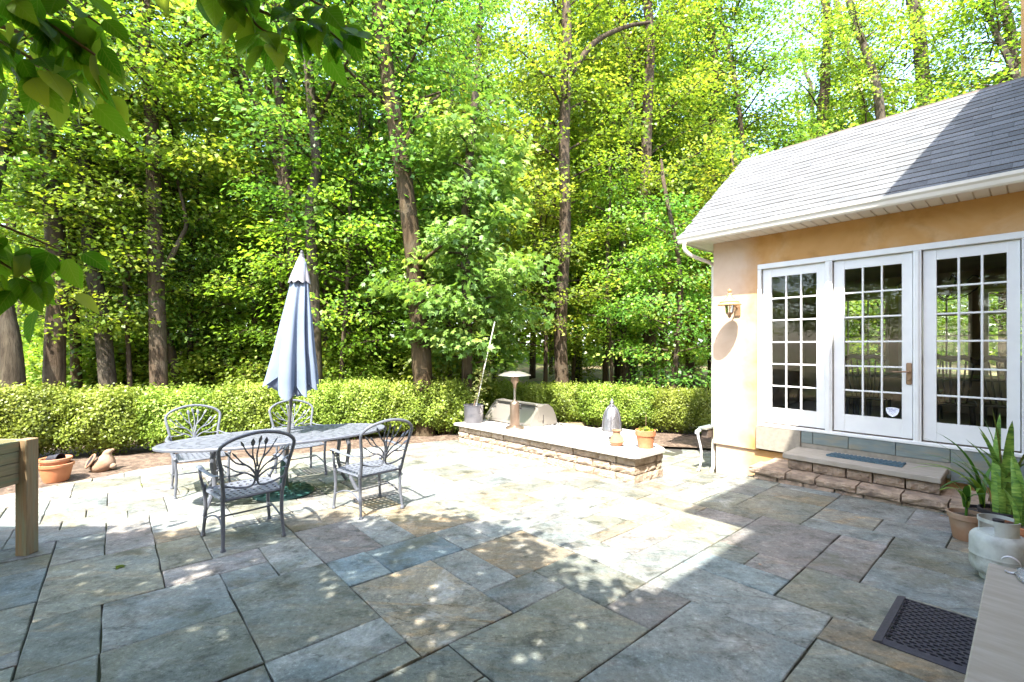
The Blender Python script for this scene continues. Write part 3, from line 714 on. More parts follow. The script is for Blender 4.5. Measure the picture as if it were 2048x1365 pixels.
V = [(RA * p * math.cos(2 * math.pi * k / 24), RB * p * math.sin(2 * math.pi * k / 24), TH + z) for k in range(24) for p, z in ((.03, 0), (.092, 0), (.092, -.014), (.03, -.014))]
mb.add(V, [(k * 4 + i, ((k + 1) % 24) * 4 + i, ((k + 1) % 24) * 4 + (i + 1) % 4, k * 4 + (i + 1) % 4) for k in range(24) for i in range(4)])
autosmooth(mb.build('table_top', 'cast_metal', tbl), 35)
for sx in (-1, 1):
    for sy in (-1, 1):
        mb = MB()
        mb.tube(catmull([(sx * .66, sy * .24, TH - .02), (sx * .70, sy * .26, .55), (sx * .68, sy * .25, .30), (sx * .76, sy * .30, .06), (sx * .80, sy * .32, .0)], 4), [.026, .026, .026, .026, .024, .024, .022, .022, .022, .022, .022, .022, .021, .02, .02, .02, .024], 8)
        mb.tube(catmull([(sx * .62, sy * .06, .42), (sx * .60, sy * .16, .36), (sx * .68, sy * .25, .34)], 4), .011, 6)
        autosmooth(mb.build('leg', 'cast_metal', tbl))
mb = MB()
for sx in (-1, 1): mb.tube(bez((sx * .66, -.24, .68), (sx * .62, 0, .60), (sx * .66, .24, .68)), .012, 6)
for sy in (-1, 1): mb.tube(bez((-.66, sy * .24, .68), (0, sy * .2, .62), (.66, sy * .24, .68), 10), .012, 6)
autosmooth(mb.build('apron', 'cast_metal', tbl))

def make_chair():
    c = thing('patio_chair', '', 'chair', group='patio chairs around the oval table')
    def back(x, z):   # point on the raked, slightly curved back
        return (x, -.235 - .16 * (z - .42) / .55 - .03 * (1 - (x / .3) ** 2), z)
    mb = MB()         # back frame: posts and arch
    half = [(.235, .42), (.245, .55), (.265, .70), (.292, .84), (.285, .90), (.22, .955), (.11, .992), (0, 1.005)]
    pts = [back(-x, z) for x, z in half] + [back(x, z) for x, z in half[::-1][1:]]
    mb.tube(catmull(pts, 3), .0155, 8); autosmooth(mb.build('back_frame', 'cast_metal', c))
    mb = MB()         # tree motif
    mb.tube(catmull([back(-.243, .565), back(-.16, .535), back(-.05, .52), back(-.012, .56), back(-.005, .66)], 4), [.009] * 13 + [.012, .013, .014, .014], 6)
    mb.tube(catmull([back(.243, .565), back(.16, .535), back(.05, .52), back(.012, .56), back(.005, .66)], 4), [.009] * 13 + [.012, .013, .014, .014], 6)
    br = []
    for s in (-1, 1):
        br += [[(0, .62), (s * .02, .72), (s * .045, .81), (s * .05, .89)], [(s * .03, .765), (s * .085, .83), (s * .115, .885)],
               [(0, .61), (s * .05, .69), (s * .115, .745), (s * .16, .80)], [(s * .09, .725), (s * .165, .755), (s * .215, .815)],
               [(0, .585), (s * .07, .645), (s * .15, .675), (s * .205, .715)], [(s * .105, .66), (s * .165, .645), (s * .215, .645)]]
    br += [[(0, .70), (-.012, .80), (0, .91)]]
    for b_ in br:
        p = catmull([back(*q) for q in b_], 3); mb.tube(p, [.009 - .004 * i / len(p) for i in range(len(p))], 6, cap=False)
        e, d = p[-1], (p[-1] - p[-2]).normalized(); L = .068
        mb.tube([e - d * .006, e + d * L * .25, e + d * L * .5, e + d * L * .8, e + d * L], [.004, .015, .018, .010, .001], 6, flat=(1, .45))
    autosmooth(mb.build('tree_lattice', 'cast_metal', c))
    mb = MB()
    def sfn(u, v):
        y = -.235 + .475 * v; w = .225 + .045 * v - .02 * (v > .9)
        x = (u - .5) * 2 * w; return (x, y + .035 * (1 - (2 * u - 1) ** 2) * v, .435 - .018 * (1 - (2 * u - 1) ** 2) * (1 - (2 * v - 1) ** 2))
    pierced(mb, sfn, 9, 7, .010, .54)
    ring = [sfn(u / 8, 0) for u in range(9)] + [sfn(1, v / 6) for v in range(1, 7)] + [sfn(1 - u / 8, 1) for u in range(1, 9)] + [sfn(0, 1 - v / 6) for v in range(1, 7)]
    mb.tube([(p[0], p[1], p[2] - .008) for p in ring], .013, 6, cap=False)
    autosmooth(mb.build('seat', 'cast_metal', c), 35)
    for s in (-1, 1):
        mb = MB(); mb.tube(catmull([(s * .235, -.235, .43), (s * .232, -.235, .22), (s * .24, -.265, .03)], 4), [.0165] * 6 + [.015, .014, .014], 8)
        mb.lathe([(.010, 0), (.021, .004), (.021, .022), (.013, .034)], 10, (s * .24, -.266, 0)); mb.lathe([(.016, -.02), (.023, -.008), (.023, .008), (.016, .02)], 10, (s * .235, -.235, .455)); autosmooth(mb.build('leg', 'cast_metal', c))
        mb = MB(); mb.tube(catmull([(s * .275, .245, .45), (s * .262, .25, .25), (s * .278, .262, .03)], 4), [.016] * 6 + [.015, .014, .014], 8)
        mb.lathe([(.010, 0), (.021, .004), (.021, .022), (.013, .034)], 10, (s * .278, .262, 0)); mb.lathe([(.016, -.015), (.023, -.006), (.023, .006), (.016, .015)], 10, (s * .275, .245, .462)); autosmooth(mb.build('leg', 'cast_metal', c))
        mb = MB(); p = catmull([back(s * .268, .66), (s * .30, -.20, .645), (s * .325, .02, .655), (s * .325, .17, .66), (s * .315, .235, .64)], 4)
        mb.tube(p, [.011, .012, .013, .014, .015, .016, .018, .019, .02, .021, .022, .024, .026, .027, .027, .024, .014], 8, flat=(1, .5))
        mb.tube(catmull([(s * .318, .20, .645), (s * .312, .19, .56), (s * .285, .235, .47)], 4), .0125, 8); autosmooth(mb.build('armrest', 'cast_metal', c))
    mb = MB()
    for s in (-1, 1): mb.tube(bez((s * .236, -.245, .16), (s * .20, 0, .30), (s * .265, .252, .16), 8), .0085, 6)
    mb.tube(bez((-.225, 0, .225), (0, 0, .215), (.225, 0, .225), 6), .0085, 6); autosmooth(mb.build('stretcher', 'cast_metal', c))
    return c
def face(dx, dy): return math.atan2(dy, dx) - math.pi / 2
ch = make_chair()
spots = [((-2.44, 4.17), face(-.70, .70), 'nearest patio chair, seen from behind, its lower legs in shade'),
         ((-1.55, 4.95), face(-.72, .69), 'patio chair at the right end of the oval table, seen from behind in sun'),
         ((-3.89, 5.66), face(.69, -.72), 'patio chair at the far left of the table in front of the hedge'),
         ((-3.0, 6.42), face(.66, -.75), 'patio chair on the far side of the table, just behind the parasol pole')]
for k, (p, a, lb) in enumerate(spots):
    loc = (*p, gz(*p) + .001)
    if k == 0: ch.location = loc; ch.rotation_euler = (0, 0, a); ch['label'] = lb
    else: dup(ch, loc, a, lb)
# parasol, closed, leaning a little
pu = thing('parasol', 'closed blue grey parasol standing through the oval table', 'parasol', (-2.755, 5.50, gz(-2.75, 5.5)))
lean = (.20 / 2.95, .04 / 2.95)
def ln(x, y, z): return (x + lean[0] * z, y + lean[1] * z, z)
mb = MB(); mb.tube([ln(0, 0, .05), ln(0, 0, 1.0), ln(0, 0, 2.0), ln(0, 0, 2.92)], .021, 12); autosmooth(mb.build('pole', 'pole_dark', pu))
def cano(z):   # mean radius of the furled canopy
    f = (z - 1.30) / (2.86 - 1.30); return .212 * (1 - f) ** .85 + .04 * f
mb = MB(); n = 96; V = []; F = []; zs = [1.30 + 1.50 * k / 26 for k in range(27)]
for kz, z in enumerate(zs):
    f = (z - 1.3) / 1.5
    for k in range(n):
        a = 2 * math.pi * k / n
        a_ = a + .16 * math.sin(2 * a + .5) + .09 * math.sin(3 * a + 1.1)
        fold = math.cos(8 * a_ + 1.4 * math.sin(3.1 * f) + .5 * math.sin(2 * a + 1) + .5 * f * math.sin(7 * f + 3 * a)); fold = math.copysign(abs(fold) ** .7, fold)
        r = cano(z) * (1 + (.30 * (1 - f) + .12) * fold * (1 + .4 * math.sin(1.0 * a + .8) * f + .35 * math.sin(2 * a + 3) * f) + .07 * math.sin(3 * a + 2 + 2 * f) + .05 * f * math.sin(5 * f * 3 + 2 * a) * (1 - f))
        dz = (-.05 * fold + .05 * math.sin(2 * a + .6)) * (1 - f) ** 2.5 * 1.6
        V.append(ln(r * math.cos(a) * 1.05, r * math.sin(a) * .95, z + dz))
for kz in range(len(zs) - 1):
    for k in range(n): F.append((kz * n + k, kz * n + (k + 1) % n, (kz + 1) * n + (k + 1) % n, (kz + 1) * n + k))
mb.add(V, F)
# inner fabric folded under the hem
V = []; F = []; zz = [0, .02, -.02, -.07, -.05]; rr = [1.0, .9, .72, .5, .2]
for kz in range(5):
    for k in range(n):
        a = 2 * math.pi * k / n; a_ = a + .16 * math.sin(2 * a + .5) + .09 * math.sin(3 * a + 1.1); fold = math.cos(8 * a_ + .5 * math.sin(2 * a + 1)); fold = math.copysign(abs(fold) ** .7, fold)
        r = cano(1.3) * rr[kz] * (1 + .42 * fold * rr[kz] + .07 * math.sin(3 * a + 2)); dz = (-.05 * fold + .05 * math.sin(2 * a + .6)) * 1.6 * rr[kz]
        V.append(ln(r * math.cos(a) * 1.05, r * math.sin(a) * .95, 1.30 + zz[kz] + dz))
for kz in range(4):
    for k in range(n): F.append((kz * n + (k + 1) % n, kz * n + k, (kz + 1) * n + k, (kz + 1) * n + (k + 1) % n))
mb.add(V, F); can = mb.build('canopy', 'canopy_fabric', pu, smooth=True)
mb = MB(); V = []; F = []; zs = [2.55, 2.60, 2.68, 2.76, 2.83, 2.87]; rs = [.118, .108, .088, .064, .042, .03]
for kz, z in enumerate(zs):
    for k in range(48):
        a = 2 * math.pi * k / 48; q = math.cos(8 * a + .7); r = rs[kz] * (1 + .12 * q * (1 - kz / 6)); V.append(ln(r * math.cos(a), r * math.sin(a), z - .016 * q * (1 - kz / 5) ** 2))
for kz in range(5):
    for k in range(48): F.append((kz * 48 + k, kz * 48 + (k + 1) % 48, (kz + 1) * 48 + (k + 1) % 48, (kz + 1) * 48 + k))
mb.add(V, F); mb.build('vent_cap', 'vent_fabric', can, smooth=True)
mb = MB(); mb.lathe([(.034, 2.86), (.03, 2.885), (.02, 2.91), (.022, 2.925), (.006, 2.945)], 12, ln(0, 0, 0)[:2] + (0,)); mb.xform(lambda x, y, z: (x + lean[0] * 2.9, y + lean[1] * 2.9, z)); autosmooth(mb.build('finial', 'pole_dark', pu))
mb = MB(); mb.lathe([(.33, .0), (.335, .02), (.31, .04), (.22, .06), (.12, .075), (.06, .085), (.05, .11), (.04, .38), (.035, .40)], 36); r_ = random.Random(3)
for ring, cnt in ((.27, 18), (.20, 14), (.13, 9)):
    for k in range(cnt): a = 2 * math.pi * k / cnt + ring * 9; zc = .052 + (.33 - ring) * .1; mb.tube([((ring - .035) * math.cos(a), (ring - .035) * math.sin(a), zc + .002), (ring * math.cos(a), ring * math.sin(a), zc + .003), ((ring + .035) * math.cos(a), (ring + .035) * math.sin(a), zc - .012)], [.006, .02, .006], 6, flat=(1, .4))
autosmooth(mb.build('base', 'base_green', pu))

# ================================================================== STONE COUNTER AND WHAT STANDS ON IT
ctr = thing('stone_counter', 'long low split-block counter with pale stone cap', 'counter')
CT0, CT1, CE0 = -3.95, .06, -2.34
def hc_block(t, e, dz, w, d, h, seed, along, parent):
    m2 = block(w, d, h, seed, .010)
    if along == 't': m2.xform(lambda x, y, z: tuple(np.subtract(P(t + x, e + y, dz + z), P(t, e, dz))))
    else: m2.xform(lambda x, y, z: tuple(np.subtract(P(t - y, e + x, dz + z), P(t, e, dz))))
    m2.build('block', 'counter_block', parent, loc=P(t, e, dz))
r_ = random.Random(11)
for ci, (dz, h) in enumerate(((-.03, .14), (.11, .11), (.22, .115))):
    x = CT0
    while x < CT1 - .02:
        w = r_.uniform(.26, .48)
        if CT1 - (x + w) < .16: w = CT1 - x
        hc_block(x + w / 2, CE0 + r_.uniform(-.012, .012) + .006 * ci, dz, w - .007, .24, h - .005, r_.random(), 't', ctr); x += w
    x = CE0 + .245
    while x < -1.69:
        w = r_.uniform(.2, .34)
        if -1.66 - (x + w) < .14: w = -1.66 - x
        hc_block(CT1 - .0 + r_.uniform(-.01, .01), x + w / 2, dz, w - .006, .22, h - .005, r_.random(), 'e', ctr); x += w
    x = CE0 + .245
    while x < -1.3: hc_block(CT0 + .22, x + .15, dz, .293, .215, h - .005, r_.random(), 'e', ctr); x += .3
mb = MB(); mb.prism([(-3.72, -2.09), (-.17, -2.09), (-.17, -1.70), (-.95, -1.0), (-3.72, -.9)], -.3, .33); mb.xform(lambda x, y, z: P(x, y, z)); mb.build('core', 'split_block', ctr)
cap = [(-4.02, -2.40), (-2.7, -2.40), (-1.35, -2.40), (.02, -2.405), (.10, -2.37), (.125, -2.30), (.12, -1.70), (.06, -1.62), (-.92, -.86), (-2.4, -.84), (-4.02, -.84)]
mb = MB(); mb.prism(cap, .338, .385, bev=.006); mb.xform(lambda x, y, z: P(x, y, z)); mb.build('cap', 'counter_cap', ctr)
CZ = .386
def on_counter(name, label, cat, t, e, rz=ROT, dz=CZ): return thing(name, label, cat, P(t, e, dz), rz)
# built-in grill
gr = on_counter('grill', 'stainless steel barbecue grill with closed hood on the stone counter', 'grill', -2.56, -1.70)
GW = 1.34
prof = [(0, 0), (0, .055), (.05, .13), (.14, .25), (.24, .335), (.33, .37), (.45, .375), (.56, .30), (.64, .17), (.68, .05), (.68, 0)]
mb = MB(); np_ = len(prof); nxs = [-GW + .08, -.08]
mb.add([(x, *p) for x in nxs for p in prof], [(np_ + i, np_ + i + 1, i + 1, i) for i in range(np_ - 1)]); autosmooth(mb.build('hood', 'stainless', gr), 30)
for x0, x1 in ((-GW, -GW + .08), (-.08, 0)):
    mb = MB(); q = [(p[0] * 1.02 - .006, p[1] * 1.03) for p in prof]
    mb.add([(x0, *p) for p in q] + [(x1, *p) for p in q], [tuple(range(np_)), tuple(range(2 * np_ - 1, np_ - 1, -1))] + [(i, np_ + i, np_ + i + 1, i + 1) for i in range(np_ - 1)]); mb.build('end_panel', 'stainless', gr)
mb = MB(); mb.bbox(-GW + .1, -.06, .20, .225, .345, .375, .004); mb.build('handle', 'dark_metal', gr)
mb = MB(); mb.bbox(-GW + .09, -.05, .19, .235, .377, .395, .004)
for x in (-GW + .12, -.09): mb.box(x, x + .02, .2, .23, .30, .377)
mb.build('handle_guard', 'stainless', gr)
mb = MB(); mb.box(.0005, .003, .30, .325, .04, .2); mb.build('side_slot', 'dark_metal', gr)
mb = MB(); mb.box(.0005, .012, .18, .30, .10, .36); mb.build('side_bracket', 'stainless', gr)
# tabletop patio heater
hx = (.05, 8.16); ht = thing('tabletop_heater', 'bronze tabletop patio heater with a round reflector in front of the grill', 'heater', (*hx, gz(*hx) + CZ))
mb = MB(); mb.lathe([(.165, 0), (.17, .015), (.16, .03), (.12, .05), (.10, .06), (.088, .065)], 28); autosmooth(mb.build('base', 'bronze', ht))
mb = MB(); mb.lathe([(.084, .06), (.086, .08), (.084, .43), (.075, .47), (.05, .495), (.022, .505)], 28); bd = autosmooth(mb.build('body', 'bronze', ht))
mb = MB()
for zc in (.12, .14, .29, .33):
    for k in range(20): a = 2 * math.pi * k / 20; mb.lathe([(.0, -.001), (.006, 0), (.0, .001)], 6, (.0865 * math.cos(a), .0865 * math.sin(a), zc))
for zc, a in ((.36, .1), (.43, -.4)): mb.tube([(.084 * math.cos(a), .084 * math.sin(a), zc), (.125 * math.cos(a), .125 * math.sin(a), zc)], .012, 8)
mb.build('knobs_and_vents', 'dark_metal', bd)['kind'] = 'stuff'
mb = MB(); mb.tube([(0, 0, .5), (0, 0, .78)], .021, 12); autosmooth(mb.build('pole', 'stainless', ht))
mb = MB(); mb.lathe([(.03, .72), (.035, .80), (.07, .845), (.075, .86), (.075, .945), (.068, .95)], 20); autosmooth(mb.build('burner', 'bronze', ht))
mb = MB(); mb.lathe([(.29, .955), (.287, .96), (.20, 1.0), (.10, 1.025), (.0, 1.03)], 36, cap=False); mb.lathe([(.288, .953), (.20, .993), (.10, 1.018), (.0, 1.023)], 36, cap=False); autosmooth(mb.build('reflector', 'stainless', ht))
# bucket planter with a staked tomato plant
bx = (-.76, 9.0); bk = thing('bucket_planter', 'grey metal bucket planter at the left end of the stone counter', 'planter', (*bx, gz(*bx) + CZ))
mb = MB(); mb.lathe([(.18, 0), (.185, .01), (.192, .33), (.20, .335), (.20, .35), (.188, .352), (.182, .335), (.175, .02)], 28); autosmooth(mb.build('bucket', 'galvanized', bk))
mb = MB(); mb.lathe([(.18, .30), (.0, .305)], 20, cap=False); mb.build('soil', 'soil', bk)
mb = MB(); mb.tube(bez((.15, -.12, .32), (.22, -.15, .18), (.12, -.17, .2), 6), .008, 6); mb.build('handle', 'dark_metal', bk)
tm = thing('tomato_plant', 'spindly tomato plant tied to a leaning white stake in the bucket', 'plant', (*bx, gz(*bx) + CZ + .305))
mb = MB(); mb.tube([(.05, 0, 0), (.22, .0, .80), (.42, 0, 1.68)], [.012, .011, .010], 8); mb.build('stake', 'stake', tm)
mb = MB(); mb.tube(catmull([(.0, .02, 0), (.05, .03, .2), (.12, .0, .5), (.2, .02, .85)], 4), [.009 - .0005 * k for k in range(13)], 6); mb.build('stem', 'twig', tm)

def leaf_cloud(name, pos, nor, size, mat, parent=None, shape='kite', up=None, rnd=None, loc=None, seed=1, make_obj=True):
    """many leaves as one mesh: pos, nor (N,3); size (N,)"""
    g = np.random.default_rng(seed); N = len(pos)
    nor = nor / np.maximum(np.linalg.norm(nor, axis=1, keepdims=True), 1e-6)
    a = g.normal(size=(N, 3)) if up is None else up + g.normal(size=(N, 3)) * .25
    ty = a - nor * np.sum(a * nor, axis=1, keepdims=True); ty /= np.maximum(np.linalg.norm(ty, axis=1, keepdims=True), 1e-6)
    tx = np.cross(ty, nor)
    if shape == 'kite': tp = [(0, 0, 0), (.34, .42, .07), (0, 1, -.06), (-.34, .42, .07)]; faces = [(0, 1, 2, 3)]
    elif shape == 'oval': tp = [(0, 0, 0), (.30, .25, .05), (.33, .6, .04), (0, 1, -.08), (-.33, .6, .04), (-.30, .25, .05)]; faces = [(0, 1, 2, 3), (0, 3, 4, 5)]
    else:  # five-lobed maple leaf
        tp = [(0, 0, 0), (.16, .10, .0), (.46, .16, -.04), (.27, .36, .03), (.52, .66, -.05), (.20, .62, .03), (0, 1.05, -.08), (-.20, .62, .03), (-.52, .66, -.05), (-.27, .36, .03), (-.46, .16, -.04), (-.16, .10, 0)]
        faces = [(0, 1, 2, 3), (0, 3, 4, 5), (0, 5, 6, 7), (0, 7, 8, 9), (0, 9, 10, 11)]
    tp = np.array(tp); k = len(tp)
    v = pos[:, None, :] + size[:, None, None] * (tx[:, None, :] * tp[None, :, 0:1] + ty[:, None, :] * tp[None, :, 1:2] + nor[:, None, :] * tp[None, :, 2:3])
    v = v.reshape(-1, 3)
    nf = len(faces); fl = np.array([len(f) for f in faces]); li = np.concatenate([np.array(f) for f in faces])
    loops = (np.arange(N)[:, None] * k + li[None, :]).ravel()
    tot = np.tile(fl, N); st = np.concatenate([[0], np.cumsum(tot)[:-1]])
    me = bpy.data.meshes.new(name); me.vertices.add(len(v)); me.vertices.foreach_set('co', v.ravel().astype(np.float32))
    me.loops.add(len(loops)); me.loops.foreach_set('vertex_index', loops.astype(np.int32))
    me.polygons.add(len(tot)); me.polygons.foreach_set('loop_start', st.astype(np.int32)); me.polygons.foreach_set('loop_total', tot.astype(np.int32))
    me.update(calc_edges=True)
    at = me.attributes.new('rnd', 'FLOAT', 'FACE'); rv = g.random(N) if rnd is None else np.clip(rnd, 0, 1)
    at.data.foreach_set('value', np.repeat(rv, nf).astype(np.float32))
    me.materials.append(M[mat])
    return link(name, me, parent, loc) if make_obj else me
g_ = np.random.default_rng(21); pp = []; nn = []
for k in range(26):
    z = .08 + .85 * g_.random(); a = g_.random() * 6.28; bx_, by_ = .05 + .19 * z, .02
    L = .20 * (1.1 - z * .5)
    for q in range(9):
        f = .25 + .75 * q / 8; pp.append((bx_ + L * f * math.cos(a), by_ + L * f * math.sin(a), z + .08 * f - .16 * f * f)); nn.append((g_.normal() * .5, g_.normal() * .5, 1))
leaf_cloud('foliage', np.array(pp), np.array(nn), .05 + .035 * g_.random(len(pp)), 'leaf_tomato', tm)
# domed cloche lantern on a stone tile
cl = on_counter('garden_cloche', 'pewter dome shaped garden cloche on a square stone slab', 'cloche', -1.08, -1.28)
mb = MB(); mb.bbox(-.30, .30, -.28, .28, 0, .075, .008); mb.build('slab', 'counter_cap', cl)
mb = MB(); mb.lathe([(.165, .077), (.17, .085), (.158, .12), (.152, .22), (.14, .31), (.115, .39), (.08, .445), (.04, .475), (.03, .48)], 32, fn=lambda r, z, t: r * (1 + .015 * math.sin(16 * t + z * 60) * (z > .1)))
dm = autosmooth(mb.build('dome', 'pewter', cl), 60)
mb = MB()
for k in range(6):
    a = k * math.pi / 3; mb.tube([(r * 1.02 * math.cos(a), r * 1.02 * math.sin(a), z) for r, z in ((.168, .08), (.16, .12), (.154, .22), (.142, .31), (.117, .39), (.082, .445), (.04, .477))], .009, 6)
autosmooth(mb.build('rib', 'galvanized', dm))
mb = MB(); mb.lathe([(.05, .475), (.052, .49), (.03, .50), (.022, .515), (.034, .53), (.03, .55), (.012, .575), (.003, .60)], 16); autosmooth(mb.build('finial', 'galvanized', dm))
# little chiminea candle pot
cp = on_counter('small_chiminea', 'small round clay chiminea with front opening beside the flower pot', 'chiminea', -.475, -1.99, ROT - .3)
mb = MB(); mb.lathe([(.07, 0), (.075, .01), (.105, .055), (.11, .062), (.108, .068)], 24); autosmooth(mb.build('bowl', 'terracotta', cp))
mb = MB(); mb.lathe([(.106, .066), (.09, .12), (.06, .155), (.052, .17), (.052, .205), (.066, .212), (.066, .225), (.05, .227), (.045, .18)], 24); autosmooth(mb.build('upper_body', 'terracotta_dusty', cp))
mb = MB(); mb.tube([(-.03, -.086, .105), (-.03, -.094, .104)], .026, 12); mb.build('opening', 'black_pot', cp)
# flower pot with small succulent
def flowerpot(mb, r, h, rim=.3, c=(0, 0, 0)):
    mb.lathe([(r * .66, 0), (r * .70, .004), (r * .92, h * (1 - rim)), (r * .94, h * (1 - rim)), (r, h * (1 - rim) + .004), (r * 1.02, h - .004), (r * .99, h), (r * .92, h), (r * .88, h * .8), (r * .0, h * .8)], 28, c)
fp = on_counter('flower_pot', 'terracotta flower pot with a low succulent at the right end of the counter', 'flower pot', -.11, -1.82)
mb = MB(); flowerpot(mb, .138, .25); autosmooth(mb.build('pot', 'terracotta', fp))
suc = on_counter('succulent', 'small green succulent with a thin bare stem in the terracotta flower pot', 'plant', -.11, -1.82, ROT, CZ + .2)
pp = g_.normal(size=(70, 3)) * np.array([.045, .045, .012]) + np.array([0, 0, .055]); nn = np.stack([pp[:, 0] * 8, pp[:, 1] * 8, np.ones(70) * .7], 1)
leaf_cloud('rosette', pp, nn + g_.normal(size=(70, 3)) * .4, np.full(70, .05), 'leaf_hedge', suc, 'oval')
mb = MB(); mb.tube(bez((0, 0, .03), (.01, 0, .15), (0, .01, .27), 5), .003, 5); mb.build('stem', 'twig', suc)
# bark chips scattered behind the grill
pp = np.column_stack([g_.uniform(.35, 1.5, 260), g_.uniform(8.5, 9.3, 260), np.zeros(260)]); pp[:, 2] = [gz(x, y) + CZ + .004 for x, y in pp[:, :2]]
inside = np.array([(((x - CX) * E1[0] + (y - CY) * E1[1]) < -.9 and -2.3 < ((x - CX) * E2[0] + (y - CY) * E2[1]) < -.95) for x, y in pp[:, :2]])
pp = pp[inside]
o = leaf_cloud('leaf_debris', pp, g_.normal(size=(len(pp), 3)) * .3 + np.array([0, 0, 1]), np.full(len(pp), .055), 'leaf_hedge'); o.data.materials[0] = M['dark_metal']
tag(o, 'dry dark leaf debris on the counter right of the grill', 'debris', kind='stuff')
# narrow table at the house corner
ct = thing('console_table', 'narrow table on a curved white leg at the house corner', 'table', (*XY(-.14, -.16), 0), ROT)
zt = gz(*XY(-.14, -.16)) - .22
for y in (0, .85):
    mb = MB(); mb.tube(catmull([(0, y, zt + .70), (-.03, y - .03, zt + .62), (.012, y, zt + .35), (.0, y, zt + .12), (-.03, y - .02, zt + .012)], 4), [.03, .032, .03, .026, .022, .02, .018, .018, .018, .018, .018, .018, .018, .018, .02, .022, .024], 8)
    mb.tube(catmull([(-.03, y, zt + .69), (-.055, y - .03, zt + .66), (-.05, y - .05, zt + .62)], 3), .018, 8); autosmooth(mb.build('leg', 'strap_white', ct))
mb = MB(); mb.bbox(-.03, .12, -.03, .95, zt + .70, zt + .735, .006); mb.build('top', 'slate_tile', ct)
mb = MB(); mb.bbox(.0, .11, .03, .9, zt + .56, zt + .697, .006); mb.build('apron', 'umber', ct)

# ================================================================== LEFT SIDE: PLANTER BOX, POTS, CHIMINEA
PX, PY = -3.975, 3.775; gz0 = gz(PX, PY)
pb = thing('planter_box', 'raised cedar planter box on square legs at the left edge', 'planter', (PX, PY, gz0))
for x, y in ((-.05, 0), (-.05, -.95), (-1.6, 0), (-1.6, -.95)):
    mb = MB(); mb.bbox(x - .045, x + .05, y - .05, y + .05, 0.001, .955, .005); mb.build('leg', 'cedar', pb)
for k in range(4):
    z0 = .60 + .088 * k
    for a in ((-.02 - .055, -.02 - .035, -.90, -.052), (-1.59, -1.565, -.90, -.052)):
        mb = MB(); mb.bbox(a[0], a[1], a[2], a[3], z0, z0 + .084, .003); mb.build('board', 'cedar_board', pb)
    for y in (.01, -.975):
        mb = MB(); mb.bbox(-1.55, -.098, y, y + .02, z0, z0 + .084, .003); mb.build('board', 'cedar_board', pb)
mb = MB(); mb.box(-1.56, -.08, -.95, .005, .60, .90); mb.build('soil', 'soil', pb)
# stacked terracotta bowls
p1 = (-6.03, 6.02); pt = thing('terracotta_bowl', 'wide terracotta bowl at the bottom of the stack by the hedge', 'pot', (*p1, gz(*p1) + .01)); pt.scale = (.86, .86, .95)
mb = MB(); mb.lathe([(.13, 0), (.14, .005), (.165, .08), (.185, .17), (.19, .205), (.208, .21), (.212, .245), (.20, .25), (.18, .24), (.15, .10), (.12, .03)], 32); autosmooth(mb.build('bowl', 'terracotta', pt))
p2 = thing('terracotta_bowl', 'terracotta bowl nested on top of another bowl by the hedge', 'pot', (p1[0] - .01, p1[1], gz(*p1) + .15)); p2.scale = (.86, .86, .95)
mb = MB(); mb.lathe([(.11, 0), (.12, .005), (.165, .11), (.175, .14), (.192, .145), (.196, .175), (.188, .18), (.17, .17), (.14, .06), (.10, .02)], 32); autosmooth(mb.build('bowl', 'terracotta', p2))
p3 = thing('nursery_pot', 'black plastic nursery pot lying inside the terracotta bowls', 'pot', (p1[0] - .02, p1[1] - .02, gz(*p1) + .305)); p3.scale = (.85, .85, .85)
mb = MB(); mb.lathe([(.055, -.09), (.06, -.085), (.078, .08), (.084, .08), (.084, .10), (.075, .10), (.055, -.07)], 20); mb.xform(lambda x, y, z: (z * .97 + .02, y, x * 1.0 + z * .1 + .0)); autosmooth(mb.build('pot', 'black_pot', p3))
p4 = (-5.93, 6.55); cm = thing('broken_chiminea', 'weathered clay chiminea top leaning on the soil beside the bowls', 'chiminea', (*p4, gz(*p4) + .02), .5); cm.scale = (.85, .85, .85)
ax = lambda z: (.02 + .10 * z + .55 * z * z, 0)
mb = MB(); mb.lathe([(.10, -.02), (.14, .01), (.165, .06), (.168, .10), (.15, .15), (.115, .20), (.075, .25), (.06, .28), (.066, .30), (.05, .335), (.03, .35), (.0, .352)], 28, fn=lambda r, z, t: r * (1 + .05 * math.sin(3 * t + 9 * z) + .035 * math.sin(7 * t + 31 * z)))
mb.xform(lambda x, y, z: (x + ax(max(z, 0))[0], y, z)); mb.build('body', 'terracotta_dusty', cm, smooth=True)
nd = Vector((-.80, -.38, .47)).normalized(); t1_ = Vector((0, 1, 0)).cross(nd).normalized(); t2_ = nd.cross(t1_); cc = Vector((-.045, -.04, .155))
mb = MB(); ring = [cc + nd * .075 + t1_ * .115 * math.cos(a) + t2_ * .09 * math.sin(a) for a in [2 * math.pi * k / 20 for k in range(21)]]; mb.tube(ring, .016, 8, cap=False); mb.build('mouth_rim', 'terracotta_dusty', cm, smooth=True)
mb = MB(); mb.add([tuple(p + nd * .006) for p in ring[:-1]], [tuple(range(20))]); mb.build('opening', 'black_pot', cm)
mb = MB()
for a, z, r in ((.4, .33, .03), (2.2, .31, .028), (-.6, .24, .035), (.2, .07, .06)): mb.lathe([(0, -r), (r * .8, -r * .5), (r, 0), (r * .8, r * .5), (0, r)], 10, (ax(z)[0] + .05 * math.cos(a) + (.1 if z < .1 else 0), .05 * math.sin(a) - (.07 if z < .1 else 0), z))
mb.build('crest', 'terracotta_dusty', cm, smooth=True)

